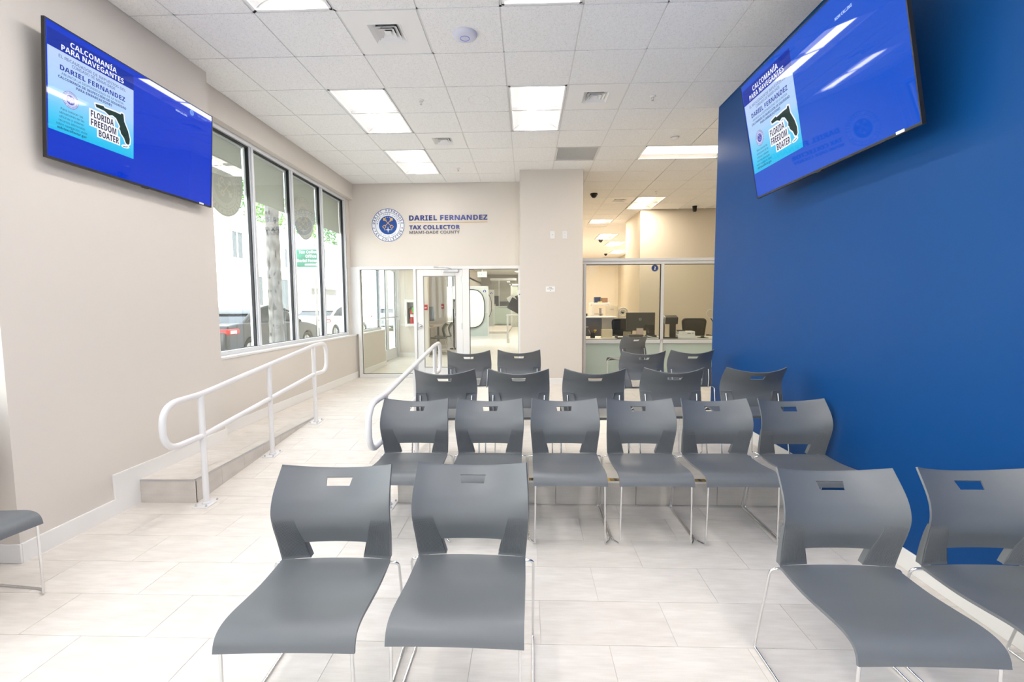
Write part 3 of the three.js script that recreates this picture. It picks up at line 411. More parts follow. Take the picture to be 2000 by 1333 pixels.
// ---------- handrails ----------
function handrail(x, label) {
  const o = thing('handrail', label, 'handrail', [x, 0, 0], 0, 'white pipe handrails of the ramp'), r = 0.0212, zs = [-3.34, -4.265, -5.19], gy = (z) => clamp((ZL - z) * Math.tan(slope), 0, UP);
  const tops = zs.map((z) => 0.845 + (z + 3.34) * -0.1085), mids = zs.map((z) => 0.53 + (z + 3.34) * -0.1025);
  const loop = [V(0, mids[0], -3.34), V(0, 0.525, -2.965), V(0, 0.84, -2.965), V(0, tops[0], -3.34), V(0, tops[2], -5.19), V(0, tops[2] + 0.012, -5.52), V(0, mids[2] - 0.005, -5.52), V(0, mids[2], -5.19)];
  part(o, 'top_rail', sweep(fillet(loop, [0, 0.15, 0.15, 0.05, 0.05, 0.13, 0.13, 0], 10), r, 16), M.rail);
  part(o, 'mid_rail', sweep([V(0, mids[0], -3.34), V(0, mids[2], -5.19)], r * 0.98, 16), M.rail);
  zs.forEach((z, k) => {
    part(o, 'post', cyl(r * 1.02, r * 1.02, tops[k] - gy(z), 0, (tops[k] + gy(z)) / 2, z), M.rail);
    const pl = part(o, 'base_plate', [R(0.115, 0.008, 0.165, 0.003, 0, 0.004, 0), lathe([[r * 1.02, 0.008], [r * 1.5, 0.008], [r * 1.25, 0.02], [r * 1.02, 0.024]])], M.rail); pl.position.set(0, gy(z), z); pl.rotation.x = k ? slope : 0;
    for (const [a, b] of [[-1, -1], [1, -1], [-1, 1], [1, 1]]) part(pl, 'bolt', [cyl(0.008, 0.008, 0.006, a * 0.04, 0.011, b * 0.062, 6), cyl(0.0045, 0.0045, 0.014, a * 0.04, 0.014, b * 0.062, 10)], M.bolt);
  });
  return o;
}
handrail(-2.44, 'white painted pipe handrail on the window side of the ramp');
handrail(-1.045, 'white painted pipe handrail on the chair side of the ramp');

// ---------- televisions ----------
const screenTex = ['#0036c4', '#0b4fc6'].map((ground) => canvas(1600, 900, (c, w, h) => {
  c.fillStyle = ground; c.fillRect(0, 0, w, h);
  const X = (u) => u * w, Y = (v) => v * h, px0 = X(0.012), px1 = X(0.426), pw = px1 - px0, cx = (px0 + px1) / 2;
  c.fillStyle = '#012a9c'; c.fillRect(px0, Y(0.055), pw, Y(0.128));
  const g = c.createLinearGradient(0, Y(0.183), 0, Y(0.78)); g.addColorStop(0, '#b9cdf0'); g.addColorStop(0.45, '#a9cdf2'); g.addColorStop(0.8, '#4fc4ee'); g.addColorStop(1, '#18b8e8'); c.fillStyle = g; c.fillRect(px0, Y(0.183), pw, Y(0.597));
  const txt = (s, x, v, size, color, width, align = 'center', bold = true) => { c.fillStyle = color; c.textAlign = align; c.textBaseline = 'alphabetic'; c.font = (bold ? 'bold ' : '') + size + 'px sans-serif'; const m = c.measureText(s).width; c.save(); c.translate(x, Y(v)); if (width) c.scale(width / m, 1); c.fillText(s, 0, 0); c.restore(); };
  txt('CALCOMANÍA', cx, 0.118, 50, '#f4f6ff', X(0.225)); txt('PARA NAVEGANTES', cx, 0.172, 50, '#f4f6ff', X(0.305));
  txt('EL RECAUDADOR DE IMPUESTOS DEL', cx, 0.232, 27, '#2f3f86', X(0.325), 'center', false); txt('CONDADO DE MIAMI-DADE', cx, 0.263, 27, '#2f3f86', X(0.21), 'center', false);
  txt('DARIEL FERNANDEZ', cx, 0.318, 47, '#1d2c92', X(0.318)); txt('ANUNCIA LA DISPONIBILIDAD DE LA NUEVA', cx, 0.352, 22, '#3b548f', X(0.30), 'center', false);
  txt('CALCOMANÍA DE INSPECCIÓN DE SEGURIDAD', cx, 0.383, 24, '#22347f', X(0.33)); txt('PARA EMBARCACIONES', cx, 0.412, 24, '#22347f', X(0.175));
  drawSeal(c, X(0.107), Y(0.512), X(0.036), { ink: '#3b3f97', field: '#4548a8', soft: '#5a5fae', key: '#b9b6e4', star: '#d4d6f2' }, '#c9d3f4');
  ['Para conocer las', 'ubicaciones de las', 'oficinas y obtener', 'recursos adicionales', 'sobre navegación, visite'].forEach((s, k) => txt(s, X(0.113), 0.612 + k * 0.029, 22, '#1f3f6a', [X(0.1), X(0.11), X(0.11), X(0.118), X(0.138)][k], 'center', false)); txt('mdctaxcollector.gov', X(0.113), 0.757, 23, '#123a66', X(0.13));
  const map = [[0.222, 0.452], [0.262, 0.440], [0.268, 0.452], [0.325, 0.443], [0.352, 0.443], [0.358, 0.428], [0.368, 0.432], [0.372, 0.49], [0.394, 0.56], [0.404, 0.62], [0.402, 0.66], [0.394, 0.675], [0.382, 0.668], [0.372, 0.63], [0.354, 0.60], [0.350, 0.575], [0.345, 0.57], [0.349, 0.545], [0.328, 0.492], [0.308, 0.48], [0.29, 0.493], [0.268, 0.475], [0.226, 0.474]].map(([a, b]) => [X(a), Y(b)]);
  const lines = [['FLORIDA', 0.256, 0.567, 0.118], ['FREEDOM', 0.264, 0.633, 0.134], ['BOATER', 0.289, 0.699, 0.108]], trace = () => { c.beginPath(); map.forEach((p, k) => (k ? c.lineTo(...p) : c.moveTo(...p))); c.closePath(); };
  c.lineJoin = 'round'; c.strokeStyle = '#eef0ff'; c.lineWidth = 22; trace(); c.stroke(); c.fillStyle = '#eef0ff'; for (const [, x, v, wd] of lines) { c.fillRect(X(x - wd / 2) - 10, Y(v) - 58, X(wd) + 20, 68); }
  c.beginPath(); c.ellipse(X(0.379), Y(0.698), 38, 14, -0.15, 0, 7); c.fill(); c.fillStyle = '#16332f'; trace(); c.fill(); c.strokeStyle = '#16332f'; c.lineWidth = 4; c.beginPath(); c.moveTo(X(0.365), Y(0.703)); c.quadraticCurveTo(X(0.38), Y(0.704), X(0.391), Y(0.692)); c.stroke();
  for (const [s, x, v, wd] of lines) txt(s, X(x), v, 64, '#231c33', X(wd));
  txt('NOW CALLING', X(0.745), 0.155, 24, '#cfe0ff', X(0.088)); c.globalAlpha = 0.7; drawSeal(c, X(0.825), Y(0.085), 26, { ink: '#6fa3ea', field: '#3f78d8', soft: '#6fa3ea', key: '#8fb6f0', star: '#8fb6f0' }, '#9cc3f2'); c.globalAlpha = 1;
  txt('Tax Collector', X(0.872), 0.09, 22, '#7fa8ea', 0, 'left', false); txt('11:39am 7/22', X(0.9), 0.052, 24, '#a9c4f4', 0, 'left');
}));
const screenMat = screenTex.map((t) => new THREE.MeshPhysicalMaterial({ color: lin(0.004, 0.004, 0.006), roughness: 0.5, specularIntensity: 0, emissive: 0xffffff, emissiveMap: t, emissiveIntensity: 0.88, clearcoat: 0.62, clearcoatRoughness: 0.03, ior: 1.5 }));
function television(W, H, [x, y, z], turn, tilt, yaw, label, wallGap) {
  const o = thing('television', label, 'television', [x, y, z], 0); o.rotation.order = 'YXZ'; o.rotation.set(tilt, turn + yaw, 0);
  part(o, 'bezel', [B(-W / 2, W / 2, 0, 0.014, -0.018, 0.003), B(-W / 2, W / 2, H - 0.007, H, -0.018, 0.003), B(-W / 2, -W / 2 + 0.007, 0.014, H - 0.007, -0.018, 0.003), B(W / 2 - 0.007, W / 2, 0.014, H - 0.007, -0.018, 0.003)], M.black);
  const g = new THREE.BoxGeometry(W - 0.014, H - 0.021, 0.004).translate(0, (H + 0.007) / 2, -0.002), uv = g.attributes.uv, p = g.attributes.position, n = g.attributes.normal; for (let i = 0; i < p.count; i++) uv.setXY(i, n.getZ(i) > 0.5 ? (p.getX(i) + W / 2) / W : 0.99, n.getZ(i) > 0.5 ? p.getY(i) / H : 0.01);
  part(o, 'screen', g, screenMat[x > 0 ? 1 : 0]);
  part(o, 'back_cover', [RB(-W / 2 + 0.002, W / 2 - 0.002, 0.002, H - 0.002, -0.006, -0.02, 0.004), RB(-W / 2 + 0.05, W / 2 - 0.05, 0.03, H * 0.62, -0.018, -0.055, 0.012)], M.matte);
  part(o, 'sticker', B(W / 2 - 0.16, W / 2 - 0.105, 0.004, 0.019, 0.003, 0.0036), M.white, 'small white energy sticker');
  part(o, 'infrared_window', RB(-0.03, 0.03, -0.006, 0.001, -0.012, 0.002, 0.002), M.black);
  part(o, 'wall_bracket', [RB(-0.22, -0.18, 0.15, H * 0.8, -0.05, -0.075), RB(0.18, 0.22, 0.15, H * 0.8, -0.05, -0.075), RB(-0.3, 0.3, 0.34, 0.50, -0.07, -wallGap, 0.004)], M.matte);
}
television(1.472, 0.815, [-2.905, 2.408, -3.52], Math.PI / 2, 0.07, 0, 'wall television on the beige pilaster showing a blue boater notice', 0.075);
television(1.62, 0.922, [1.951, 2.381, -3.230], -Math.PI / 2, 0.1875, 0.007, 'tilted wall television on the blue wall with mirrored ceiling lights', 0.26);
// ---------- seal and lettering on the far wall ----------
const font = await new FontLoader().loadAsync('fonts/droid/droid_sans_bold.typeface.json'), fontR = await new FontLoader().loadAsync('fonts/droid/droid_sans_regular.typeface.json');
{ const o = thing('wall_seal', 'round blue and white seal with crossed keys on the far wall', 'sign', [-2.483, 2.94, ZF]);
  part(o, 'plaque', cylZ(0.302, 0.012, 0, 0, 0.006, 64), M.white);
  const g = new THREE.CircleGeometry(0.301, 64).translate(0, 0, 0.0126); part(o, 'print', g, std(0xffffff, 0.4, { map: canvas(1024, 1024, (c) => { c.fillStyle = '#eceef4'; c.fillRect(0, 0, 1024, 1024); drawSeal(c, 512, 512, 508, SEAL, '#eceef4'); }) })); }
{ const o = thing('wall_lettering', 'blue dimensional lettering with gold underline on the far wall', 'sign', [0, 0, ZF]);
  const ink = std(lin(0.035, 0.055, 0.24), 0.28, { metalness: 0.25 }), line = (text, f, x0, x1, y, h, mat, name) => { const g = new TextGeometry(text, { font: f, size: 1, depth: 0.1, curveSegments: 4, bevelEnabled: false }); g.computeBoundingBox(); const b = g.boundingBox; g.translate(-b.min.x, 0, 0); g.scale((x1 - x0) / (b.max.x - b.min.x), h / (b.max.y - Math.max(b.min.y, 0)), 0.1).translate(x0, y, 0.001); part(o, name, g, mat); };
  line('DARIEL FERNANDEZ', font, -2.10, -0.695, 3.02, 0.088, ink, 'name_line'); part(o, 'underline', B(-2.10, -0.695, 2.976, 2.987, 0.0005, 0.006), M.gold, 'thin gold underline');
  line('TAX COLLECTOR', font, -2.10, -1.192, 2.862, 0.072, ink, 'title_line'); line('MIAMI-DADE COUNTY', fontR, -2.10, -1.20, 2.784, 0.050, std(lin(0.14, 0.13, 0.15), 0.4), 'county_line'); }

// ---------- glass entrance in the far wall ----------
{ const w = struct('window_5', 'white-framed glass entrance screen to the lobby'), z0 = ZF + 0.03, z1 = ZF - 0.09;
  part(w, 'frame_head', RB(-3.07, -0.106, 2.15, 2.205, z0, z1), M.white);
  for (const [a, b] of [[-3.07, -3.02], [-2.045, -1.995], [-1.155, -1.035], [-0.152, -0.106]]) part(w, 'frame_post', RB(a, b, UP, 2.15, z0, z1), M.white);
  part(w, 'frame_sill', [RB(-3.02, -2.045, UP, UP + 0.06, z0, z1), RB(-1.035, -0.152, UP, UP + 0.06, z0, z1)], M.white);
  for (const [a, b] of [[-3.02, -2.045], [-1.035, -0.152]]) { part(w, 'pane', B(a, b, UP + 0.06, 2.15, ZF - 0.028, ZF - 0.034), M.tint); part(w, 'gasket', [B(a, a + 0.008, UP + 0.06, 2.15, ZF - 0.022, ZF - 0.028), B(b - 0.005, b, UP + 0.06, 2.15, ZF - 0.022, ZF - 0.028), B(a, b, 2.142, 2.15, ZF - 0.022, ZF - 0.028), B(a, b, UP + 0.06, UP + 0.067, ZF - 0.022, ZF - 0.028)], M.gasket); }
  const d = struct('door_1', 'white door with a tall glass panel'), a = -1.99, b = -1.16, za = ZF + 0.01, zb = ZF - 0.035;
  part(d, 'stile', RB(a, a + 0.125, UP + 0.01, 2.145, za, zb), M.white); part(d, 'stile', RB(b - 0.125, b, UP + 0.01, 2.145, za, zb), M.white); part(d, 'rail', RB(a + 0.125, b - 0.125, 2.025, 2.145, za, zb), M.white); part(d, 'rail', RB(a + 0.125, b - 0.125, UP + 0.01, UP + 0.19, za, zb), M.white);
  part(d, 'pane', B(a + 0.125, b - 0.125, UP + 0.19, 2.025, ZF - 0.01, ZF - 0.016), M.tint); part(d, 'glazing_bead', [B(a + 0.119, a + 0.131, UP + 0.184, 2.031, za + 0.004, ZF - 0.009), B(b - 0.131, b - 0.119, UP + 0.184, 2.031, za + 0.004, ZF - 0.009), B(a + 0.119, b - 0.119, 2.019, 2.031, za + 0.004, ZF - 0.009), B(a + 0.119, b - 0.119, UP + 0.184, UP + 0.196, za + 0.004, ZF - 0.009)], M.grey);
  const k = part(d, 'knob', [cylZ(0.038, 0.01, -1.93, 1.12, za + 0.005), lathe([[0, 0.068], [0.02, 0.066], [0.029, 0.052], [0.027, 0.035], [0.013, 0.02], [0.013, 0]]).rotateX(Math.PI / 2).translate(-1.93, 1.12, za)], M.chrome, 'round chrome knob'); part(k, 'keyhole', cylZ(0.008, 0.004, -1.93, 1.12, za + 0.069), M.steel);
  part(d, 'lock_plate', RB(-1.992, -1.965, 1.05, 1.19, za, za + 0.004), M.steel);
  for (const y of [0.42, 1.12, 1.96]) part(d, 'hinge', [cyl(0.009, 0.009, 0.11, b + 0.002, y, za + 0.006, 12), RB(b - 0.022, b + 0.022, y - 0.055, y + 0.055, za, za + 0.003)], M.steel);
  part(d, 'door_closer', [RB(-1.50, -1.22, 2.085, 2.14, za, za + 0.045, 0.012), sweep([V(-1.34, 2.145, za + 0.025), V(-1.42, 2.175, za + 0.13), V(-1.62, 2.195, za + 0.02)], 0.008, 8), RB(-1.67, -1.58, 2.178, 2.204, z0, z0 + 0.02)], M.steel, 'grey hydraulic closer with folding arm');
}
{ const o = thing('door_release', 'small white door release box on the entrance frame', 'switch', [-0.128, 1.70, ZF + 0.03]); part(o, 'box', R(0.06, 0.13, 0.03, 0.006, 0, 0, 0.015), M.white); part(o, 'button', cylZ(0.012, 0.008, 0, -0.01, 0.032), std(lin(0.2, 0.22, 0.4), 0.4)); }
{ const o = thing('wall_plate', 'white outlet plate high on the pillar, left one', 'wall plate', [0.422, 2.635, -7.645], 0, 'plates on the pillar'); part(o, 'plate', R(0.075, 0.12, 0.006, 0.003, 0, 0, 0.003), M.white); part(o, 'jack', cylZ(0.008, 0.008, 0, 0, 0.008), M.steel); }
{ const o = thing('wall_plate', 'white power outlet high on the pillar, right one', 'wall plate', [0.622, 2.633, -7.645], 0, 'plates on the pillar'); part(o, 'plate', R(0.075, 0.12, 0.006, 0.003, 0, 0, 0.003), M.white); for (const y of [-0.025, 0.025]) part(o, 'socket', R(0.034, 0.03, 0.004, 0.006, 0, y, 0.007), M.grid); }
{ const o = thing('occupancy_sign', 'small white occupancy plate on the pillar', 'sign', [0.39, 1.758, -7.645]); part(o, 'plate', R(0.152, 0.088, 0.004, 0.002, 0, 0, 0.002), M.white); part(o, 'print', new THREE.PlaneGeometry(0.148, 0.084).translate(0, 0, 0.0044), std(0xffffff, 0.5, { map: canvas(256, 148, (c) => { c.fillStyle = '#f2f1ee'; c.fillRect(0, 0, 256, 148); c.fillStyle = '#2a2a2e'; c.textAlign = 'center'; c.font = 'bold 30px sans-serif'; c.fillText('TOTAL', 128, 44); c.fillText('OCCUPANCY', 128, 82); c.fillText('98', 128, 124); }) })); }

// ---------- service window ----------
{ const w = struct('window_6', 'aluminium service window over the counter'), z0 = -8.36, z1 = -8.44;
  part(w, 'header', [RB(0.914, 4.9, 2.213, 2.313, z0, z1), RB(0.914, 4.9, 2.27, 2.32, z0 + 0.02, z1 - 0.02)], M.frame);
  for (const [a, b] of [[1.022, 1.066], [2.392, 2.447], [3.72, 3.775], [4.85, 4.9]]) part(w, 'post', RB(a, b, UP, 2.213, z0, z1), M.frame);
  part(w, 'filler', B(0.914, 1.022, UP, 2.213, z0 - 0.01, z1 + 0.01), M.wall);
  part(w, 'rail', [RB(1.066, 4.85, 0.80, 0.868, z0, z1), RB(1.066, 4.85, UP, UP + 0.06, z0, z1)], M.frame);
  for (const [a, b] of [[1.066, 2.392], [2.447, 3.72], [3.775, 4.85]]) { part(w, 'pane', B(a, b, 0.868, 2.213, -8.397, -8.403), M.tint); part(w, 'gasket', [B(a, b, 2.203, 2.213, z0 - 0.01, -8.397), B(b - 0.012, b, 0.868, 2.213, z0 - 0.01, -8.397), B(a, b, 0.868, 0.874, z0 - 0.01, -8.397)], M.gasket); part(w, 'frosted_panel', B(a, b, UP + 0.06, 0.80, -8.394, -8.406), M.frost); }
  part(w, 'lock', [RB(2.405, 2.434, 0.62, 0.86, z0, z0 + 0.006), cylZ(0.009, 0.012, 2.42, 0.70, z0 + 0.008)], M.white); }
{ const o = thing('number_badge', 'round blue badge with the number 2 on the service glass', 'sign', [2.288, 2.144, -8.396]); part(o, 'disc', cylZ(0.062, 0.002, 0, 0, 0.001, 48), M.white); part(o, 'print', new THREE.CircleGeometry(0.0615, 48).translate(0, 0, 0.0023), std(0xffffff, 0.4, { map: canvas(256, 256, (c) => { c.fillStyle = '#1f3a74'; c.fillRect(0, 0, 256, 256); c.strokeStyle = '#c9d2e4'; c.lineWidth = 5; c.beginPath(); c.arc(128, 128, 112, 0, 7); c.stroke(); c.fillStyle = '#f3f5fa'; c.font = 'bold 150px sans-serif'; c.textAlign = 'center'; c.fillText('2', 128, 182); }) })); }
{ const o = thing('service_counter', 'pale glass-topped service counter behind the window', 'counter', [0, 0, 0]); part(o, 'worktop', RB(1.07, 4.8, 0.845, 0.875, -8.45, -9.22), M.worktop); part(o, 'divider', RB(2.40, 2.44, UP, 0.845, -8.45, -9.3), M.grey); part(o, 'end_panel', RB(1.07, 1.10, UP, 0.845, -8.45, -9.3), M.grey); }
const CT = 0.8755;
{ const o = thing('paper_stack', 'cream paper sheets on the counter left of the laptop', 'paper', [1.52, CT, -8.68]); part(o, 'sheets', R(0.24, 0.012, 0.3, 0.002, 0, 0.006, 0), std(lin(0.78, 0.71, 0.58), 0.8)); part(o, 'box', R(0.2, 0.15, 0.1, 0.004, -0.01, 0.087, -0.09), std(lin(0.78, 0.68, 0.50), 0.8)); }
{ const o = thing('pen_cup', 'black mesh pen cup on the counter', 'pen cup', [1.24, CT, -8.72]); part(o, 'cup', lathe([[0, 0], [0.042, 0], [0.046, 0.10], [0.043, 0.10], [0.039, 0.004], [0, 0.004]]), M.mesh); [[-0.02, 0.01, 0.4, M.white], [0.01, -0.015, -0.3, M.matte], [0.0, 0.02, 0.15, M.red], [-0.012, -0.01, 0.25, M.navy]].forEach(([x, z, t, m]) => part(o, 'pen', cyl(0.004, 0.004, 0.15, 0, 0.075, 0, 8).rotateZ(t).translate(x, 0.02, z), m)); part(o, 'marker', [cyl(0.007, 0.007, 0.12, 0, 0.06, 0, 8).rotateZ(-0.2).translate(0.022, 0.02, 0), new THREE.SphereGeometry(0.022, 12, 8).scale(1.3, 0.7, 1).translate(0.046, 0.142, 0)], M.yellow); }
function monitor(x, z, turn, label) {
  const o = thing('monitor', label, 'monitor', [x, CT, z], turn); part(o, 'back_cover', R(0.56, 0.35, 0.03, 0.008, 0, 0.295, 0), std(lin(0.06, 0.06, 0.055), 0.5)); part(o, 'stand', [RB(-0.05, 0.05, 0.01, 0.3, -0.02, -0.05), R(0.26, 0.012, 0.18, 0.004, 0, 0.006, -0.03)], M.matte); part(o, 'badge', [new THREE.TorusGeometry(0.022, 0.003, 8, 28).translate(-0.01, 0.34, 0.016), RB(-0.018, -0.014, 0.328, 0.352, 0.015, 0.018, 0.001), RB(-0.006, -0.002, 0.328, 0.346, 0.015, 0.018, 0.001)], M.steel); part(o, 'panel', R(0.54, 0.33, 0.004, 0.002, 0, 0.297, -0.017), M.black); return o; }
monitor(2.19, -8.98, 0.06, 'black computer monitor seen from behind at the service window');
{ const o = thing('desk_phone', 'black desk phone on the counter before the monitor', 'phone', [2.34, CT, -8.78]); part(o, 'base', R(0.17, 0.05, 0.2, 0.012, 0, 0.025, 0), M.black); part(o, 'display', R(0.16, 0.2, 0.02, 0.006, 0, 0, 0).rotateX(-0.25).translate(0, 0.14, -0.05), M.black); part(o, 'handset', sweep(fillet([V(-0.05, 0.08, 0.07), V(-0.055, 0.1, 0), V(-0.05, 0.16, -0.06)], 0.03), 0.016, 10), M.black); }
{ const o = thing('tray', 'dark document tray on the service counter', 'tray', [1.88, CT, -8.585]); part(o, 'tray_base', [R(0.46, 0.02, 0.24, 0.006, 0, 0.012, 0), RB(-0.23, -0.22, 0.01, 0.05, -0.12, 0.12), RB(0.22, 0.23, 0.01, 0.05, -0.12, 0.12)], M.black); part(o, 'reader', R(0.2, 0.05, 0.12, 0.01, 0.09, 0.05, 0.02), std(lin(0.10, 0.08, 0.075), 0.4)); }
{ const o = thing('tissue_box', 'khaki box on the counter behind the chair', 'box', [1.90, CT, -8.80]); part(o, 'box', R(0.13, 0.11, 0.1, 0.004, 0, 0.055, 0), std(lin(0.36, 0.30, 0.20), 0.7)); part(o, 'slot', R(0.07, 0.004, 0.03, 0.001, 0, 0.111, 0), M.matte); }
{ const o = thing('card_holder', 'shiny pale card holder beside the khaki box', 'holder', [2.13, CT, -8.76]); part(o, 'face', R(0.13, 0.12, 0.008, 0.003, 0, 0, 0).rotateX(-0.18).translate(0, 0.115, 0), std(lin(0.62, 0.5, 0.48), 0.25, { metalness: 0.4 })); part(o, 'foot', R(0.13, 0.05, 0.07, 0.004, 0, 0.025, -0.02), M.matte); }
{ const o = thing('cable', 'grey cable lying on the counter under the monitor', 'cable', [2.14, CT, -8.60]); part(o, 'cord', sweep(fillet([V(-0.02, 0.012, -0.1), V(0.08, 0.04, 0.02), V(0.2, 0.012, 0.05), V(0.28, 0.012, 0.0)], 0.06), 0.011, 8), std(lin(0.5, 0.52, 0.53), 0.4)); }
{ const o = thing('document_scanner', 'black angular document scanner on the counter', 'scanner', [2.62, CT, -8.60], -0.06); part(o, 'side_panel', new THREE.ExtrudeGeometry(new THREE.Shape([[-0.09, 0], [0.02, 0], [0.02, 0.28], [0.09, 0.40], [0.07, 0.41], [-0.06, 0.33], [-0.10, 0.2]].map(([a, b]) => new THREE.Vector2(a, b))), { depth: 0.012, bevelEnabled: false }).rotateY(-Math.PI / 2 - 0.5).translate(-0.10, 0, 0.0), M.black);
  part(o, 'scan_head', [R(0.23, 0.13, 0.16, 0.012, 0, 0, 0).rotateX(0.25).translate(0.03, 0.34, 0)], M.black); part(o, 'lit_face', R(0.012, 0.12, 0.14, 0.003, 0, 0, 0).rotateX(0.25).translate(-0.087, 0.345, 0.005), M.worktop, 'pale side plate'); part(o, 'column', RB(0.02, 0.12, 0.02, 0.30, -0.06, 0.02, 0.006), M.black); part(o, 'foot', R(0.28, 0.02, 0.2, 0.006, 0.0, 0.01, 0), M.black); }
{ const o = thing('printer', 'low white receipt printer on the counter', 'printer', [2.93, CT, -8.66]); part(o, 'body', [R(0.32, 0.07, 0.22, 0.012, 0, 0.035, 0), R(0.30, 0.06, 0.2, 0.012, 0.01, 0.098, -0.01)], M.white); part(o, 'lid', R(0.14, 0.012, 0.1, 0.004, 0, 0, 0).rotateX(0.15).translate(-0.08, 0.135, 0.02), M.matte); part(o, 'slot', [RB(0.02, 0.08, 0.085, 0.095, 0.088, 0.095, 0.001), RB(0.10, 0.13, 0.09, 0.098, 0.088, 0.095, 0.001)], M.matte); }
{ const o = thing('mouse_pad', 'black computer mouse pad at the counter edge by the blue wall', 'mouse pad', [3.26, CT, -8.66]); part(o, 'pad', R(0.16, 0.006, 0.16, 0.002, 0, 0.003, 0), M.matte); part(o, 'mouse', new THREE.SphereGeometry(0.035, 14, 8).scale(0.9, 0.5, 1.5).translate(0, 0.02, 0), M.black); }
function taskChair(x, z, turn, label) {
  const o = thing('task_chair', label, 'office chair', [x, UP, z], turn, 'mesh office chairs'); const W = 0.235;
  part(o, 'back_frame', sweep(fillet([V(-W * 0.82, 0.55, 0.02), V(-W, 1.0, 0), V(W, 1.0, 0), V(W * 0.82, 0.55, 0.02)], 0.07, 8), 0.024, 10, true), M.matte);
  part(o, 'mesh', sheet(() => [...spread(-1, 1, 8), 1], [...spread(0.56, 1.0, 6), 1.0], (s, y) => V(s * W * lerp(0.82, 0.99, (y - 0.55) / 0.45), y, -0.02 * (1 - s * s)), 0.003), new THREE.MeshPhysicalMaterial({ color: lin(0.07, 0.066, 0.06), roughness: 0.9, transmission: 0.45, thickness: 0 }));
  part(o, 'spine', RB(-0.035, 0.035, 0.42, 0.75, 0.01, 0.045), M.matte); part(o, 'seat', R(0.48, 0.07, 0.46, 0.03, 0, 0.46, -0.24), M.matte); part(o, 'gas_lift', cyl(0.025, 0.025, 0.3, 0, 0.27, -0.24), M.steel);
  for (let k = 0; k < 5; k++) { const a = k * 1.2566; part(o, 'foot_spoke', sweep([V(0, 0.12, -0.24), V(Math.cos(a) * 0.3, 0.07, -0.24 + Math.sin(a) * 0.3)], 0.016, 8), M.matte); part(o, 'caster', cyl(0.03, 0.03, 0.04, 0, 0, 0, 14).rotateX(Math.PI / 2).translate(Math.cos(a) * 0.3, 0.03, -0.24 + Math.sin(a) * 0.3), M.black); }
  for (const s of [-1, 1]) part(o, 'armrest', [RB(s * 0.25 - 0.03, s * 0.25 + 0.03, 0.66, 0.69, -0.36, -0.1, 0.01), RB(s * 0.25 - 0.015, s * 0.25 + 0.015, 0.44, 0.67, -0.27, -0.22, 0.005)], M.matte);
}
taskChair(2.04, -9.9, Math.PI + 0.25, 'black mesh office chair behind the monitor'); taskChair(3.54, -9.9, Math.PI - 0.1, 'black mesh office chair in the right service pane');
{ const o = thing('desk_fan', 'small round white desk fan above the monitor edge', 'fan', [2.14, UP, -10.4]); part(o, 'pedestal', [cyl(0.12, 0.12, 0.02, 0, 0.01, 0), cyl(0.014, 0.012, 1.05, 0, 0.525, 0, 12)], M.white); part(o, 'guard', new THREE.TorusGeometry(0.095, 0.014, 10, 32).translate(0, 1.15, 0.03), M.white); for (let k = 0; k < 4; k++) part(o, 'blade', new THREE.CircleGeometry(0.06, 12, 0, 1.1).rotateZ(k * 1.571).rotateX(0.2).translate(0, 1.15, 0.02), M.worktop); part(o, 'motor', cylZ(0.035, 0.08, 0, 1.15, -0.02), M.black); }
{ const o = thing('ring_lamp', 'thin white ring lamp by the right office chair', 'lamp', [3.66, UP, -9.33]); part(o, 'ring', new THREE.TorusGeometry(0.085, 0.007, 10, 36).translate(0, 1.13, 0), M.white); part(o, 'stand', sweep(fillet([V(0, 1.04, 0), V(0.05, 0.97, 0), V(0.05, 0.02, 0)], 0.03), 0.01, 8), M.matte); part(o, 'foot', cyl(0.1, 0.1, 0.02, 0.05, 0.01, 0), M.matte); }
{ const o = thing('office_desk', 'grey desk with white top deep in the office', 'desk', [1.95, UP, -12.6]); part(o, 'top', RB(-0.5, 0.42, 0.97, 1.0, -0.4, 0.4), M.white); part(o, 'side_panel', RB(0.03, 0.36, 0, 0.97, 0.30, 0.34), M.grey); part(o, 'front_panel', RB(-0.5, 0.03, 0, 0.97, 0.28, 0.31), std(lin(0.09, 0.09, 0.10), 0.5)); part(o, 'back_panel', RB(-0.5, 0.4, 0, 0.97, -0.36, -0.32), M.grey); part(o, 'handle', RB(-0.46, -0.32, 0.72, 0.74, 0.31, 0.33), M.steel); }
{ const o = thing('stapler', 'small dark stapler on the grey office desk', 'stapler', [1.55, UP + 1.0, -12.4]); part(o, 'base', R(0.12, 0.02, 0.04, 0.005, 0, 0.01, 0), M.worktop); part(o, 'arm', R(0.06, 0.07, 0.04, 0.01, 0.04, 0.05, 0), M.matte); }
[[2.55, -14.2, 0.36, 1.28, 'left tall white filing cabinet in the office'], [2.95, -13.9, 0.36, 1.24, 'right tall white filing cabinet in the office']].forEach(([x, z, w, h, t]) => { const o = thing('filing_cabinet', t, 'cabinet', [x, UP, z], 0, 'white filing cabinets'); part(o, 'body', RB(-w / 2, w / 2, 0, h, -0.25, 0.23), std(lin(0.76, 0.70, 0.60), 0.5)); for (let k = 0; k < 4; k++) { const d = part(o, 'drawer', RB(-w / 2 + 0.012, w / 2 - 0.012, 0.03 + k * (h - 0.04) / 4, 0.02 + (k + 1) * (h - 0.04) / 4, 0.23, 0.245), std(lin(0.78, 0.72, 0.61), 0.5)); part(d, 'handle', RB(-0.05, 0.05, 0.02 + (k + 0.72) * (h - 0.04) / 4, 0.035 + (k + 0.72) * (h - 0.04) / 4, 0.245, 0.262), M.grey); } });
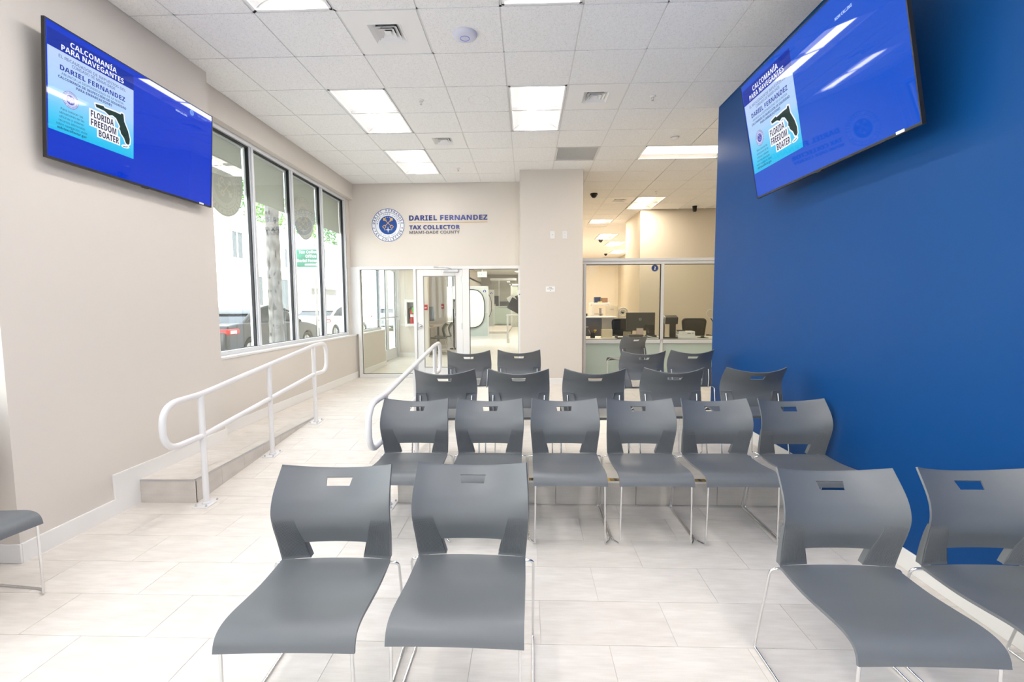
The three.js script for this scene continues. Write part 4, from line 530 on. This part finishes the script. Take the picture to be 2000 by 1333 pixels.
{ const o = thing('copier', 'white office copier behind the filing cabinets', 'copier', [2.42, UP, -15.6]); part(o, 'body', RB(-0.3, 0.3, 0, 0.95, -0.3, 0.3, 0.02), std(lin(0.76, 0.70, 0.60), 0.5)); part(o, 'paper_deck', RB(0.04, 0.3, 0.95, 1.2, -0.3, 0.25, 0.02), M.white); part(o, 'lid', RB(-0.3, 0.3, 1.28, 1.38, -0.3, 0.3, 0.02), M.white); part(o, 'upright', RB(-0.3, -0.2, 0.95, 1.28, -0.3, 0.3, 0.01), M.white); part(o, 'tray', RB(-0.2, 0.1, 1.0, 1.02, -0.2, 0.28), M.grey); }
single('binder', R(0.2, 0.19, 0.22, 0.004, 2.36, UP + 1.38 + 0.095, -15.6), M.navy, 'navy blue binder box on top of the copier', 'box'); single('carton', R(0.19, 0.16, 0.18, 0.004, 2.59, UP + 1.38 + 0.08, -15.55), M.brown, 'small brown carton on top of the copier', 'box'); single('note_pad', R(0.14, 0.04, 0.08, 0.01, 2.42, UP + 1.40, -15.4), M.yellow, 'yellow pad lying before the navy binder', 'pad');
{ const o = thing('wall_switch', 'small cream wall switch on the far office wall', 'switch', [1.2, UP + 1.5, -21.99]); part(o, 'plate', R(0.16, 0.16, 0.008, 0.003, 0, 0, 0.004), M.white); part(o, 'rocker', R(0.05, 0.08, 0.006, 0.002, 0, 0, 0.01), M.grid); }
{ const o = thing('switch_panel', 'cream switch panel on the office core wall', 'switch', [3.12, 1.75, -10.95]); part(o, 'plate', R(0.11, 0.13, 0.01, 0.004, 0, 0.06, 0.005), M.cream); part(o, 'lower_plate', R(0.11, 0.1, 0.01, 0.004, 0, -0.07, 0.005), M.cream); }
// ---------- lobby behind the glass ----------
{ const d = struct('door_2', 'aluminium glass double doors to the street'), x = -3.33, zs = [-10.14, -10.92, -11.70];
  part(d, 'frame', [RB(x - 0.06, x + 0.06, UP, 2.55, -10.08, -10.14), RB(x - 0.06, x + 0.06, UP, 2.55, -11.70, -11.75), RB(x - 0.06, x + 0.06, 2.45, 2.55, -10.14, -11.7), RB(x - 0.06, x + 0.06, UP, UP + 0.012, -10.14, -11.7)], M.frame);
  for (let k = 0; k < 2; k++) { const a = zs[k] - 0.004, b = zs[k + 1] + 0.004, l = part(d, 'leaf', [RB(x - 0.022, x + 0.022, UP + 0.015, 2.44, a, a - 0.08), RB(x - 0.022, x + 0.022, UP + 0.015, 2.44, b + 0.08, b), RB(x - 0.022, x + 0.022, 2.34, 2.44, a - 0.08, b + 0.08), RB(x - 0.022, x + 0.022, UP + 0.015, UP + 0.27, a - 0.08, b + 0.08)], M.frame); part(l, 'pane', B(x - 0.003, x + 0.003, UP + 0.27, 2.34, a - 0.08, b + 0.08), M.glass); part(l, 'push_bar', sweep(fillet([V(x + 0.02, 1.22, a - 0.05), V(x + 0.08, 1.22, a - 0.05), V(x + 0.08, 1.22, b + 0.05), V(x + 0.02, 1.22, b + 0.05)], 0.03), 0.016, 10), M.steel); part(l, 'gasket', B(x - 0.005, x + 0.006, UP + 0.27, 2.34, b + 0.092, b + 0.08), M.gasket); } }
{ const o = thing('extinguisher_cabinet', 'white wall cabinet holding the fire extinguisher', 'cabinet', [-2.945, 1.31, -11.75]); part(o, 'frame', [RB(-0.14, -0.085, -0.345, 0.345, 0, 0.12), RB(0.085, 0.14, -0.345, 0.345, 0, 0.12), RB(-0.085, 0.085, 0.27, 0.345, 0, 0.12), RB(-0.085, 0.085, -0.345, -0.27, 0, 0.12)], M.white); part(o, 'back_panel', B(-0.085, 0.085, -0.27, 0.27, 0.0, 0.004), M.grey); part(o, 'side_lettering', RB(-0.118, -0.108, -0.09, 0.09, 0.12, 0.1206, 0.0002), M.grey); part(o, 'catch', RB(0.10, 0.12, -0.03, 0.03, 0.12, 0.132), M.steel); }
{ const o = thing('fire_extinguisher', 'red fire extinguisher with green tag in the wall cabinet', 'extinguisher', [-2.915, 1.041, -11.69]); part(o, 'cylinder', lathe([[0, 0], [0.042, 0], [0.045, 0.01], [0.045, 0.30], [0.03, 0.35], [0.015, 0.365], [0, 0.365]]), M.red); part(o, 'label', cyl(0.0455, 0.0455, 0.07, 0, 0.2, 0), M.white); part(o, 'valve', [cyl(0.016, 0.014, 0.05, 0, 0.39, 0), RB(-0.05, 0.03, 0.41, 0.43, -0.012, 0.012)], M.black); part(o, 'hose', sweep(fillet([V(-0.02, 0.40, 0), V(-0.075, 0.38, 0.01), V(-0.07, 0.2, 0.02), V(-0.055, 0.12, 0.02)], 0.05), 0.008, 8), M.black); part(o, 'tag', RB(0.012, 0.05, 0.27, 0.41, 0.046, 0.05), M.green); }
[[-2.565, 1.45, -11.75, 0, 'on the wall end nearest the door'], [-2.565, 1.47, -14.1, 0, 'on the alcove wall behind the desk']].forEach(([x, y, z, r, t]) => { const o = thing('alarm_box', 'small red fire alarm box ' + t, 'alarm', [x, y, z], r, 'red alarm boxes'); part(o, 'box', R(0.085, 0.14, 0.05, 0.008, 0, 0, 0.025), M.red); part(o, 'lever', R(0.05, 0.025, 0.012, 0.004, 0, -0.01, 0.055), M.white); });
{ const o = thing('lobby_desk', 'pale laminate desk inside the lobby door', 'desk', [-2.78, UP, -12.75]); part(o, 'top', RB(-0.3, 0.3, 0.72, 0.755, -0.8, 0.7), std(lin(0.66, 0.56, 0.44), 0.5)); for (const [x, z] of [[-0.2, 0.6], [0.2, 0.6], [-0.2, -0.65], [0.2, -0.65]]) part(o, 'leg', RB(x - 0.03, x + 0.03, 0, 0.72, z - 0.03, z + 0.03), M.grey); part(o, 'modesty_panel', RB(-0.28, -0.26, 0.1, 0.72, -0.7, 0.6), M.grey); }
{ const o = thing('kiosk_monitor', 'dark tilted screen on the lobby desk', 'monitor', [-2.60, UP + 0.7555, -12.35], Math.PI / 2 - 0.75); part(o, 'display', R(0.26, 0.38, 0.03, 0.008, 0, 0, 0).rotateX(-0.12).translate(0, 0.34, 0), M.black); part(o, 'face', R(0.235, 0.35, 0.004, 0.002, 0, 0, 0.018).rotateX(-0.12).translate(0, 0.34, 0), std(lin(0.12, 0.13, 0.15), 0.2)); part(o, 'stand', [RB(-0.02, 0.02, 0, 0.3, -0.06, -0.035), R(0.18, 0.012, 0.15, 0.004, 0, 0.006, -0.03)], M.matte); }
const lobbyChairs = [[-2.44, -12.42, -Math.PI / 2 + 0.3, 'near olive chair at the lobby desk seen through the door'], [-2.40, -13.05, -Math.PI / 2 + 0.2, 'far olive chair at the lobby desk seen through the door']];
lobbyChairs.forEach(([x, z, r, t]) => { const c = placeChair(x, UP, z, r, t, 'chairs at the lobby desk'); c.name = numbered('lobby_chair'); c.traverse((m) => { if (m.isMesh && (m.material === M.plastic || m.material === M.ribbed)) m.material = M.olive; }); });
{ const o = thing('camera_stand', 'grey photo camera on a black stand before the booth', 'camera', [-2.13, UP, -13.9]); part(o, 'pole', [cyl(0.02, 0.02, 1.28, -0.07, 0.64, 0), cyl(0.02, 0.02, 1.2, 0.07, 0.62, 0)], M.matte); part(o, 'camera_body', R(0.15, 0.30, 0.12, 0.02, 0, 1.36, 0.02), std(lin(0.42, 0.42, 0.36), 0.5)); part(o, 'lens_window', R(0.09, 0.05, 0.01, 0.004, -0.01, 1.46, 0.085), M.black); part(o, 'cable', sweep(fillet([V(0.0, 1.22, 0.03), V(-0.02, 1.0, 0.06), V(0.06, 0.86, 0.05)], 0.1), 0.008, 8), M.black); part(o, 'foot', cyl(0.2, 0.2, 0.02, 0.0, 0.01, 0), M.matte); }
{ const o = thing('lobby_cabinet', 'white low cabinet under the photo camera', 'cabinet', [-2.3, UP, -14.65]); part(o, 'body', RB(-0.2, 0.2, 0, 0.78, -0.25, 0.25), M.white); part(o, 'top', RB(-0.22, 0.22, 0.78, 0.81, -0.27, 0.27), M.worktop); part(o, 'device', R(0.15, 0.12, 0.15, 0.02, 0.08, 0.87, 0), M.steel); }
const camIcon = canvas(128, 96, (c) => { c.fillStyle = '#e9eef2'; c.fillRect(0, 0, 128, 96); c.fillStyle = '#2c4aa0'; c.beginPath(); c.roundRect(10, 24, 108, 64, 10); c.fill(); c.fillRect(42, 8, 44, 24); c.fillStyle = '#e9eef2'; c.beginPath(); c.arc(64, 56, 20, 0, 7); c.fill(); c.fillStyle = '#2c4aa0'; c.font = 'bold 30px sans-serif'; c.textAlign = 'center'; });
function booth(x, z, y0, label) {
  const o = thing('photo_booth', label, 'photo booth', [x, y0, z], 0, 'photo booths with oval backdrops'), W = 0.72; const panel = std(lin(0.55, 0.62, 0.60), 0.3);
  part(o, 'lower_panel', RB(-W, W, 0.04, 1.0, -0.03, 0.03), panel); part(o, 'upper_panel', RB(-W, W, 1.03, 2.05, -0.03, 0.03), std(lin(0.66, 0.69, 0.68), 0.4)); part(o, 'frame', [RB(-W - 0.04, -W, 0, 2.1, -0.04, 0.04), RB(W, W + 0.04, 0, 2.1, -0.04, 0.04), RB(-W - 0.04, W + 0.04, 2.05, 2.1, -0.04, 0.04), RB(-W, W, 1.0, 1.03, -0.035, 0.035), RB(-W, W, 0, 0.04, -0.035, 0.035)], M.frame);
  part(o, 'side_panel', RB(-1.06, -0.78, 0, 2.08, -0.03, 0.03), M.white); const P = []; for (let k = 0; k < 48; k++) { const a = k / 48 * Math.PI * 2, cx = Math.cos(a), cy = Math.sin(a), n = 2.8; P.push(V(Math.sign(cx) * 0.60 * Math.abs(cx) ** (2 / n), 1.18 + Math.sign(cy) * 0.78 * Math.abs(cy) ** (2 / n), 0.09)); }
  const bd = part(o, 'backdrop', new THREE.ExtrudeGeometry(new THREE.Shape(P.map((p) => new THREE.Vector2(p.x, p.y))), { depth: 0.006, bevelEnabled: false }).translate(0, 0, 0.086), std(lin(0.80, 0.82, 0.88), 0.7), 'white oval photo backdrop'); part(bd, 'rim', sweep(P, 0.017, 8, true), M.matte);
  part(o, 'icon_print', new THREE.PlaneGeometry(0.15, 0.12).translate(0.60, 1.9, 0.0315), std(0xffffff, 0.5, { map: camIcon }), 'blue camera icon');
}
booth(-2.32, -19.0, UP, 'nearer photo booth panel with oval white backdrop'); booth(-2.62, -26.6, UP + 0.1, 'farther photo booth panel with oval white backdrop');
part(struct('floor_step', 'low pale step in the lobby'), 'step', RB(-2.6, -0.85, UP, UP + 0.1, -21.4, -27.5), M.wall);
{ const o = thing('lobby_counter', 'green glass counter at the lobby end', 'counter', [-1.1, UP, -30]); part(o, 'front_panel', RB(-1.2, 0.4, 0.1, 1.2, 0, 0.05), M.frost); part(o, 'worktop', RB(-1.25, 0.45, 1.2, 1.25, -0.4, 0.1), M.worktop); part(o, 'plinth', RB(-1.2, 0.4, 0, 0.1, 0, 0.05), M.grey); part(o, 'glass_screen', B(-1.2, 0.4, 1.25, 2.9, -0.02, 0), M.tint); part(o, 'screen_frame', [RB(-1.25, 0.45, 2.9, 3.05, -0.04, 0.02), RB(-0.7, -0.66, 1.25, 2.9, -0.04, 0.02)], M.frame); }
{ const o = thing('desktop_computer', 'black computer on the far lobby counter', 'computer', [-1.75, UP + 1.252, -30.24]); part(o, 'screen_back', R(0.4, 0.55, 0.05, 0.01, -0.2, 0.4, 0), M.matte); part(o, 'base', R(0.9, 0.3, 0.3, 0.02, 0.2, 0.15, 0), M.matte); }
{ const o = thing('folder_table', 'table with dark tilted folders in the lobby', 'table', [-0.42, UP, -16.5]); part(o, 'top', RB(-0.30, 0.6, 0.94, 0.97, -0.4, 0.4), M.white); for (const [x, z] of [[-0.26, 0.36], [0.56, 0.36], [-0.26, -0.36], [0.56, -0.36]]) part(o, 'leg', RB(x - 0.02, x + 0.02, 0, 0.94, z - 0.02, z + 0.02), M.white); part(o, 'caster_box', RB(-0.28, -0.18, 0, 0.16, 0.3, 0.42), M.base); }
[[-0.28, 0.30, 0.5, 0.42, M.matte], [-0.40, 0.52, -0.55, 0.26, M.white], [-0.14, 0.44, 0.62, 0.34, M.matte], [-0.22, 0.5, -0.35, 0.3, M.matte], [-0.05, 0.36, 0.3, 0.4, M.matte]].forEach(([x, y, a, s, m], k) => single('folder', R(s * 1.1, s, 0.04, 0.006, 0, 0, 0).rotateZ(-a).translate(x - 0.12, UP + 0.97 + y + 0.03, -16.3 - k * 0.08), m, ['large black folder leaning at the front of the lobby table', 'white folder sticking out left on the lobby table', 'second black folder leaning on the lobby table', 'black folder tilted left on the lobby table', 'rearmost black folder on the lobby table'][k], 'folder', 'folders on the lobby table'));
{ const d = struct('door_3', 'white framed door at the lobby end'); part(d, 'frame', [RB(-0.95, -0.85, UP, 2.75, -27.6, -27.7), RB(0.2, 0.3, UP, 2.75, -27.6, -27.7), RB(-0.95, 0.3, 2.65, 2.75, -27.6, -27.7)], M.white); part(d, 'leaf', RB(-0.85, 0.2, UP + 0.01, 2.65, -27.63, -27.68), std(lin(0.62, 0.66, 0.60), 0.4)); }
{ const o = thing('exit_sign', 'green exit sign hanging in the lobby', 'sign', [-1.62, 2.62, -17]); part(o, 'housing', R(0.34, 0.2, 0.04, 0.006, 0, 0, 0), M.white); part(o, 'print', new THREE.PlaneGeometry(0.32, 0.18).translate(0, 0, 0.021), std(0xffffff, 0.5, { map: canvas(160, 90, (c) => { c.fillStyle = '#e8efe4'; c.fillRect(0, 0, 160, 90); c.fillStyle = '#3f9a4a'; c.font = 'bold 62px sans-serif'; c.textAlign = 'center'; c.fillText('EXIT', 80, 68); }) })); part(o, 'hanger', cyl(0.01, 0.01, CEIL - 2.72, 0, (CEIL - 2.72) / 2 + 0.1, 0, 8), M.white); }

// ---------- street outside ----------
const GY = 0.08;
{ const s = struct('floor_sidewalk', 'pale concrete sidewalk'); part(s, 'sidewalk', B(-6.2, -3.42, -0.3, GY + 0.09, 16, -60), std(lin(0.62, 0.60, 0.57), 0.85)); part(s, 'kerb', RB(-6.4, -6.2, -0.3, GY + 0.1, 16, -60, 0.02), std(lin(0.5, 0.49, 0.47), 0.85)); const r = struct('floor_road', 'grey asphalt street'); part(r, 'forecourt', B(-3.42, 12, -0.3, GY - 0.01, 6.6, 30), std(lin(0.55, 0.53, 0.5), 0.9)); part(r, 'road', B(-26, -6.4, -0.3, GY - 0.03, 30, -75), std(lin(0.45, 0.44, 0.43), 0.9)); }
{ // the white building across the street
  const o = thing('white_building', 'sunlit white two-storey building across the street', 'building', [-15, 0, 0]); const wm = std(lin(0.86, 0.84, 0.80), 0.85), gl = std(lin(0.05, 0.06, 0.065), 0.25), sh = std(lin(0.22, 0.22, 0.21), 0.8);
  part(o, 'wall', B(-4, 0, 0, 6.0, 16, -70), wm); part(o, 'parapet', RB(-4.1, 0.12, 6.0, 6.2, 16, -70, 0.03), wm); part(o, 'cornice', RB(0, 0.25, 3.55, 3.7, 16, -70, 0.03), wm);
  const win = (z, y, w, h, n = 2) => { const f = part(o, 'window', [RB(0, 0.06, y, y + h, z + w / 2, z + w / 2 - 0.06), RB(0, 0.06, y, y + h, z - w / 2 + 0.06, z - w / 2), RB(0, 0.06, y + h - 0.06, y + h, z + w / 2, z - w / 2), RB(0, 0.10, y - 0.05, y, z + w / 2 + 0.05, z - w / 2 - 0.05), RB(0, 0.05, y, y + h, z + 0.03, z - 0.03)], wm); for (let k = 0; k < n; k++) part(f, 'pane', B(0.005, 0.02, y, y + h, z + w / 2 - k * w / n - 0.04, z + w / 2 - (k + 1) * w / n + 0.04), gl); };
  for (const [z, y, w, h] of [[-19, 4.0, 1.5, 1.3], [-23.8, 4.0, 1.0, 1.4], [-25.4, 1.1, 1.2, 2.1], [-29.4, 3.9, 2.0, 1.2], [-28.8, 0.9, 2.4, 2.3], [-40.5, 1.2, 2.6, 2.0], [-16, 1.2, 2, 1.8], [-46, 4, 2, 1.3]]) win(z, y, w, h);
  part(o, 'downpipe', cyl(0.10, 0.10, 6, 0.16, 3.0, -37.5, 12), sh); part(o, 'garage_recess', B(0.0, 0.02, 0, 2.75, -32, -36.2), sh); part(o, 'garage_canopy', RB(0, 0.5, 2.75, 2.95, -31.8, -36.4), wm);
  part(o, 'wall_bench', [RB(0.02, 0.4, 1.05, 1.15, -21.0, -22.6), RB(0.02, 0.4, 0.75, 0.85, -21.0, -22.6)], sh);
  part(o, 'red_notice', B(0.06, 0.08, 1.95, 2.45, -37.9, -39.0), std(0xffffff, 0.6, { map: canvas(128, 64, (c) => { c.fillStyle = '#c23a42'; c.fillRect(0, 0, 128, 64); c.fillStyle = '#f4e6e6'; for (const y of [12, 28, 44]) c.fillRect(18, y, 92, 7); }) }), 'red notice board'); }
function leaves(n, rx, ry, rz, size, seed) { rs = seed; const pos = []; for (let k = 0; k < n; k++) { const a = rnd(6.283), b = Math.acos(rnd(-1, 1)), q = 0.55 + 0.45 * Math.cbrt(rnd()); const c = V(Math.cos(a) * Math.sin(b) * rx * q, Math.cos(b) * ry * q, Math.sin(a) * Math.sin(b) * rz * q), u = V(rnd(-1, 1), rnd(-1, 1), rnd(-1, 1)).normalize().multiplyScalar(size * rnd(0.6, 1.2)), w = V(rnd(-1, 1), rnd(-1, 1), rnd(-1, 1)).cross(u).normalize().multiplyScalar(size * 0.4); const P = [c.clone().sub(u), c.clone().add(w), c.clone().add(u), c.clone().sub(w)]; for (const i of [0, 1, 2, 0, 2, 3]) pos.push(P[i].x, P[i].y, P[i].z); } const g = new THREE.BufferGeometry(); g.setAttribute('position', new THREE.Float32BufferAttribute(pos, 3)); g.computeVertexNormals(); return g; }
const leafMats = [lin(0.10, 0.22, 0.05), lin(0.16, 0.28, 0.06), lin(0.07, 0.17, 0.06)].map((c) => new THREE.MeshPhysicalMaterial({ color: c, roughness: 0.8, transmission: 0.3, thickness: 0 })), bark = std(lin(0.30, 0.26, 0.22), 0.9);
[[-22.6, -36, 0], [-22.8, -43, 1], [-22.6, -50, 2], [-22.8, -57, 0], [-22.6, -64, 1], [-22.8, -29, 2]].forEach(([x, z, m], k) => { const o = thing('leafy_tree', ['leafy green tree rising over the roof in the second pane', 'yellow-green tree behind the palm trunk', 'dark green tree above the street sign', 'leafy tree over the roof in the fourth pane', 'far leafy tree beyond the white building', 'leafy tree over the roof hidden by the first shade'][k], 'tree', [x, 0, z], 0, 'trees behind the white building'); part(o, 'trunk', cyl(0.25, 0.16, 7, 0, 3.5, 0, 10), bark); const f = part(o, 'foliage', leaves(1600, 3.2, 2.6, 3.4, 0.22, 31 + k), leafMats[m]); f.position.y = 8.9; });
{ const tex = data(256, 512, (u, v) => { const ring = Math.sin(v * 150 + noise.noise(u * 6, v * 30, 1) * 3), b = noise.noise(u * 9, v * 26, 4), s = noise.noise(u * 22, v * 60, 8); let c = 122 + ring * 9 + b * 26 + s * 14; if (noise.noise(u * 12, v * 40, 21) > 0.42) c -= 55; return [c, c * 0.985, c * 0.965]; });
  const o = thing('palm_tree', 'grey ringed palm trunk on the sidewalk in the second pane', 'palm', [-5.5, GY + 0.09, -10.0]); const pts = []; for (let k = 0; k <= 60; k++) { const y = k / 60 * 7.2; pts.push([0.145 + 0.045 * Math.exp(-y * 2.2) + 0.006 * Math.sin(y * 34) - y * 0.003, y]); } part(o, 'trunk', lathe([[0, 0], ...pts, [0, 7.2]], 20), std(0xffffff, 0.9, { map: tex }));
  for (let k = 0; k < 11; k++) { const a = k * 0.571, P = []; for (let i = 0; i <= 10; i++) { const t = i / 10; P.push(V(Math.cos(a) * 2.6 * t, 7.2 + 1.1 * t - 2.2 * t * t, Math.sin(a) * 2.6 * t)); } const g = [sweep(P, 0.025, 5)]; for (let i = 2; i < 10; i++) for (const s of [-1, 1]) { const c = P[i], d = V(-Math.sin(a) * s, -0.5, Math.cos(a) * s).multiplyScalar(0.55), q = new THREE.BufferGeometry(), w = V(Math.cos(a), 0, Math.sin(a)).multiplyScalar(0.09), T = [c.clone().sub(w), c.clone().add(w), c.clone().add(d)]; q.setAttribute('position', new THREE.Float32BufferAttribute(T.flatMap((v) => [v.x, v.y, v.z]), 3)); q.computeVertexNormals(); g.push(q); } part(o, 'frond', g, leafMats[1]); } }
{ const o = thing('street_sign', 'green street sign with white lettering across the third mullion', 'sign', [-6.78, 0, -14.5]); const w = 0.96, h = 0.60;
  part(o, 'pole', cyl(0.035, 0.035, 3.45, 0.10, 1.72 + GY * 0.5, -0.05, 12), M.steel); part(o, 'panel', R(w, h, 0.012, 0.005, 0, 3.0, 0), M.white);
  part(o, 'print', new THREE.PlaneGeometry(w - 0.02, h - 0.02).translate(0, 3.0, 0.0066), std(0xffffff, 0.5, { map: canvas(512, 320, (c) => { c.fillStyle = '#f2fff9'; c.fillRect(0, 0, 512, 320); c.fillStyle = '#08735a'; c.beginPath(); c.roundRect(8, 8, 496, 304, 18); c.fill(); c.fillStyle = '#fbfffd'; c.textAlign = 'center'; c.font = 'bold 66px sans-serif'; c.fillText('Tax Collector', 256, 76, 450); c.fillText('Office', 256, 148); c.fillText('Dariel Fernandez', 256, 224, 488); c.fillRect(150, 256, 200, 26); c.beginPath(); c.moveTo(345, 240); c.lineTo(395, 269); c.lineTo(345, 298); c.fill(); }) })); }
function car(name, label, color, pos, turn, kind) {
  const o = thing(name, label, 'car', pos, turn, 'cars on the street'), paint = new THREE.MeshPhysicalMaterial({ color, roughness: 0.4, clearcoat: 0.5, clearcoatRoughness: 0.05 }), dark = std(lin(0.03, 0.04, 0.05), 0.1), L = 2.3, W = 0.88;   // front towards +x
  const S = (pts) => { const s = new THREE.Shape(); s.moveTo(...pts[0]); s.splineThru(pts.slice(1).map(([a, b]) => new THREE.Vector2(a, b))); return s; };
  const body = new THREE.Shape(); body.moveTo(-L, 0.35); body.quadraticCurveTo(-L - 0.06, 0.75, -L + 0.08, 0.93); body.quadraticCurveTo(-1.9, 1.0, -1.55, 0.98); body.lineTo(1.05, 0.93); body.quadraticCurveTo(1.9, 0.86, L - 0.12, 0.68); body.quadraticCurveTo(L + 0.06, 0.55, L, 0.32); body.lineTo(1.82, 0.24); body.absarc(1.42, 0.32, 0.37, -0.1, Math.PI + 0.1, false); body.lineTo(-0.98, 0.22); body.absarc(-1.4, 0.32, 0.37, -0.1, Math.PI + 0.1, false); body.lineTo(-L, 0.35);
  part(o, 'body', new THREE.ExtrudeGeometry(body, { depth: 2 * W - 0.12, bevelEnabled: true, bevelSize: 0.05, bevelThickness: 0.06, bevelSegments: 3, curveSegments: 8 }).translate(0, 0, -W + 0.06), paint);
  const cab = (k) => { const s = new THREE.Shape(); s.moveTo(-1.75 + k, 0.95); s.quadraticCurveTo(-1.0, 1.42 - k, -0.45, 1.45 - k); s.quadraticCurveTo(0.25, 1.46 - k, 1.15 - k, 0.93); return s; };
  part(o, 'windows', new THREE.ExtrudeGeometry(cab(0.02), { depth: 2 * W - 0.26, bevelEnabled: true, bevelSize: 0.02, bevelThickness: 0.05, bevelSegments: 2 }).translate(0, 0, -W + 0.13), dark);
  const roof = new THREE.Shape(); roof.moveTo(-1.28, 1.255); roof.quadraticCurveTo(-0.9, 1.44, -0.45, 1.475); roof.quadraticCurveTo(0.15, 1.475, 0.55, 1.31); roof.lineTo(0.52, 1.28); roof.quadraticCurveTo(0.12, 1.43, -0.45, 1.43); roof.quadraticCurveTo(-0.85, 1.41, -1.24, 1.23);
  part(o, 'roof', new THREE.ExtrudeGeometry(roof, { depth: 2 * W - 0.22, bevelEnabled: true, bevelSize: 0.01, bevelThickness: 0.03, bevelSegments: 2 }).translate(0, 0, -W + 0.11), paint);
  for (const s of [-1, 1]) part(o, 'pillar', [sweep([V(-1.72, 0.95, s * (W - 0.07)), V(-1.25, 1.26, s * (W - 0.09))], 0.05, 6), sweep([V(0.55, 1.30, s * (W - 0.09)), V(1.15, 0.94, s * (W - 0.06))], 0.035, 6), sweep([V(-0.4, 0.95, s * (W - 0.055)), V(-0.42, 1.42, s * (W - 0.075))], 0.03, 6)], paint);
  for (const x of [-1.4, 1.42]) for (const s of [-1, 1]) { const t = part(o, 'wheel', new THREE.TorusGeometry(0.255, 0.075, 10, 28).scale(1, 1, 1.3).translate(x, 0.32, s * (W - 0.10)), M.matte); part(t, 'rim', [cylZ(0.19, 0.05, x, 0.32, s * (W - 0.07)), ...[0, 1, 2, 3, 4].map((k) => new THREE.BoxGeometry(0.03, 0.18, 0.03).translate(0, 0.1, 0).rotateZ(k * 1.2566).translate(x, 0.32, s * (W - 0.04)))], M.steel); }
  for (const s of [-1, 1]) { { const t = part(o, 'tail_light', R(0.46, 0.15, 0.44, 0.05, -L + 0.2, 0.83, s * (W - 0.19)), M.red); part(t, 'lamp_glass', R(0.22, 0.08, 0.012, 0.004, -L + 0.19, 0.82, s * (W + 0.028)), M.worktop); } part(o, 'headlight', R(0.3, 0.12, 0.34, 0.05, L - 0.2, 0.66, s * (W - 0.2)), M.worktop); part(o, 'mirror', R(0.12, 0.11, 0.18, 0.04, 0.72, 1.0, s * (W + 0.07)), paint); }
  part(o, 'bumper', [RB(-L - 0.03, -L + 0.1, 0.28, 0.42, -W + 0.06, W - 0.06, 0.03), RB(L - 0.1, L + 0.03, 0.24, 0.40, -W + 0.06, W - 0.06, 0.03)], M.matte);
  part(o, 'licence_plate', RB(-L - 0.065, -L - 0.045, 0.62, 0.78, -0.16, 0.16, 0.004), std(lin(0.7, 0.66, 0.4), 0.5));
  for (const s of [-1, 1]) part(o, 'door_handle', R(0.16, 0.025, 0.03, 0.01, -0.55, 0.82, s * (W + 0.005)), paint);
  if (kind === 'taxi') part(o, 'roof_lamp', R(0.2, 0.14, 0.42, 0.03, -0.35, 1.55, 0), M.yellow);
  return o; }
car('sedan', 'black sedan parked at the kerb with a red tail light', lin(0.02, 0.023, 0.03), [-8.05, GY - 0.03, -13.36], Math.PI / 2, 'sedan').scale.x = 1.1;
car('sedan', 'white sedan parked ahead, its rear and plate towards us', lin(0.80, 0.80, 0.80), [-9.0, GY - 0.03, -21.2], Math.PI / 2 - 0.08, 'sedan');
car('taxi', 'yellow taxi driving on the far side of the street', lin(0.80, 0.50, 0.03), [-12.2, GY - 0.03, -27.0], -Math.PI / 2, 'taxi');
car('sedan', 'pale silver car beyond the lobby doors', lin(0.45, 0.47, 0.5), [-8.0, GY - 0.03, -28.5], Math.PI / 2, 'sedan');
{ const s = struct('wall_street', 'outside face of the building'); part(s, 'outer_wall', [B(-3.46, -3.42, 3.39, 6.5, 6.4, -34), B(-3.46, 7, CEIL - 0.2, 6.5, 6.4, 6.6)], M.wall); part(s, 'roof', B(-3.46, 7, CEIL + 0.26, CEIL + 0.5, 6.5, -34), M.white); }

renderer.render(scene, camera);
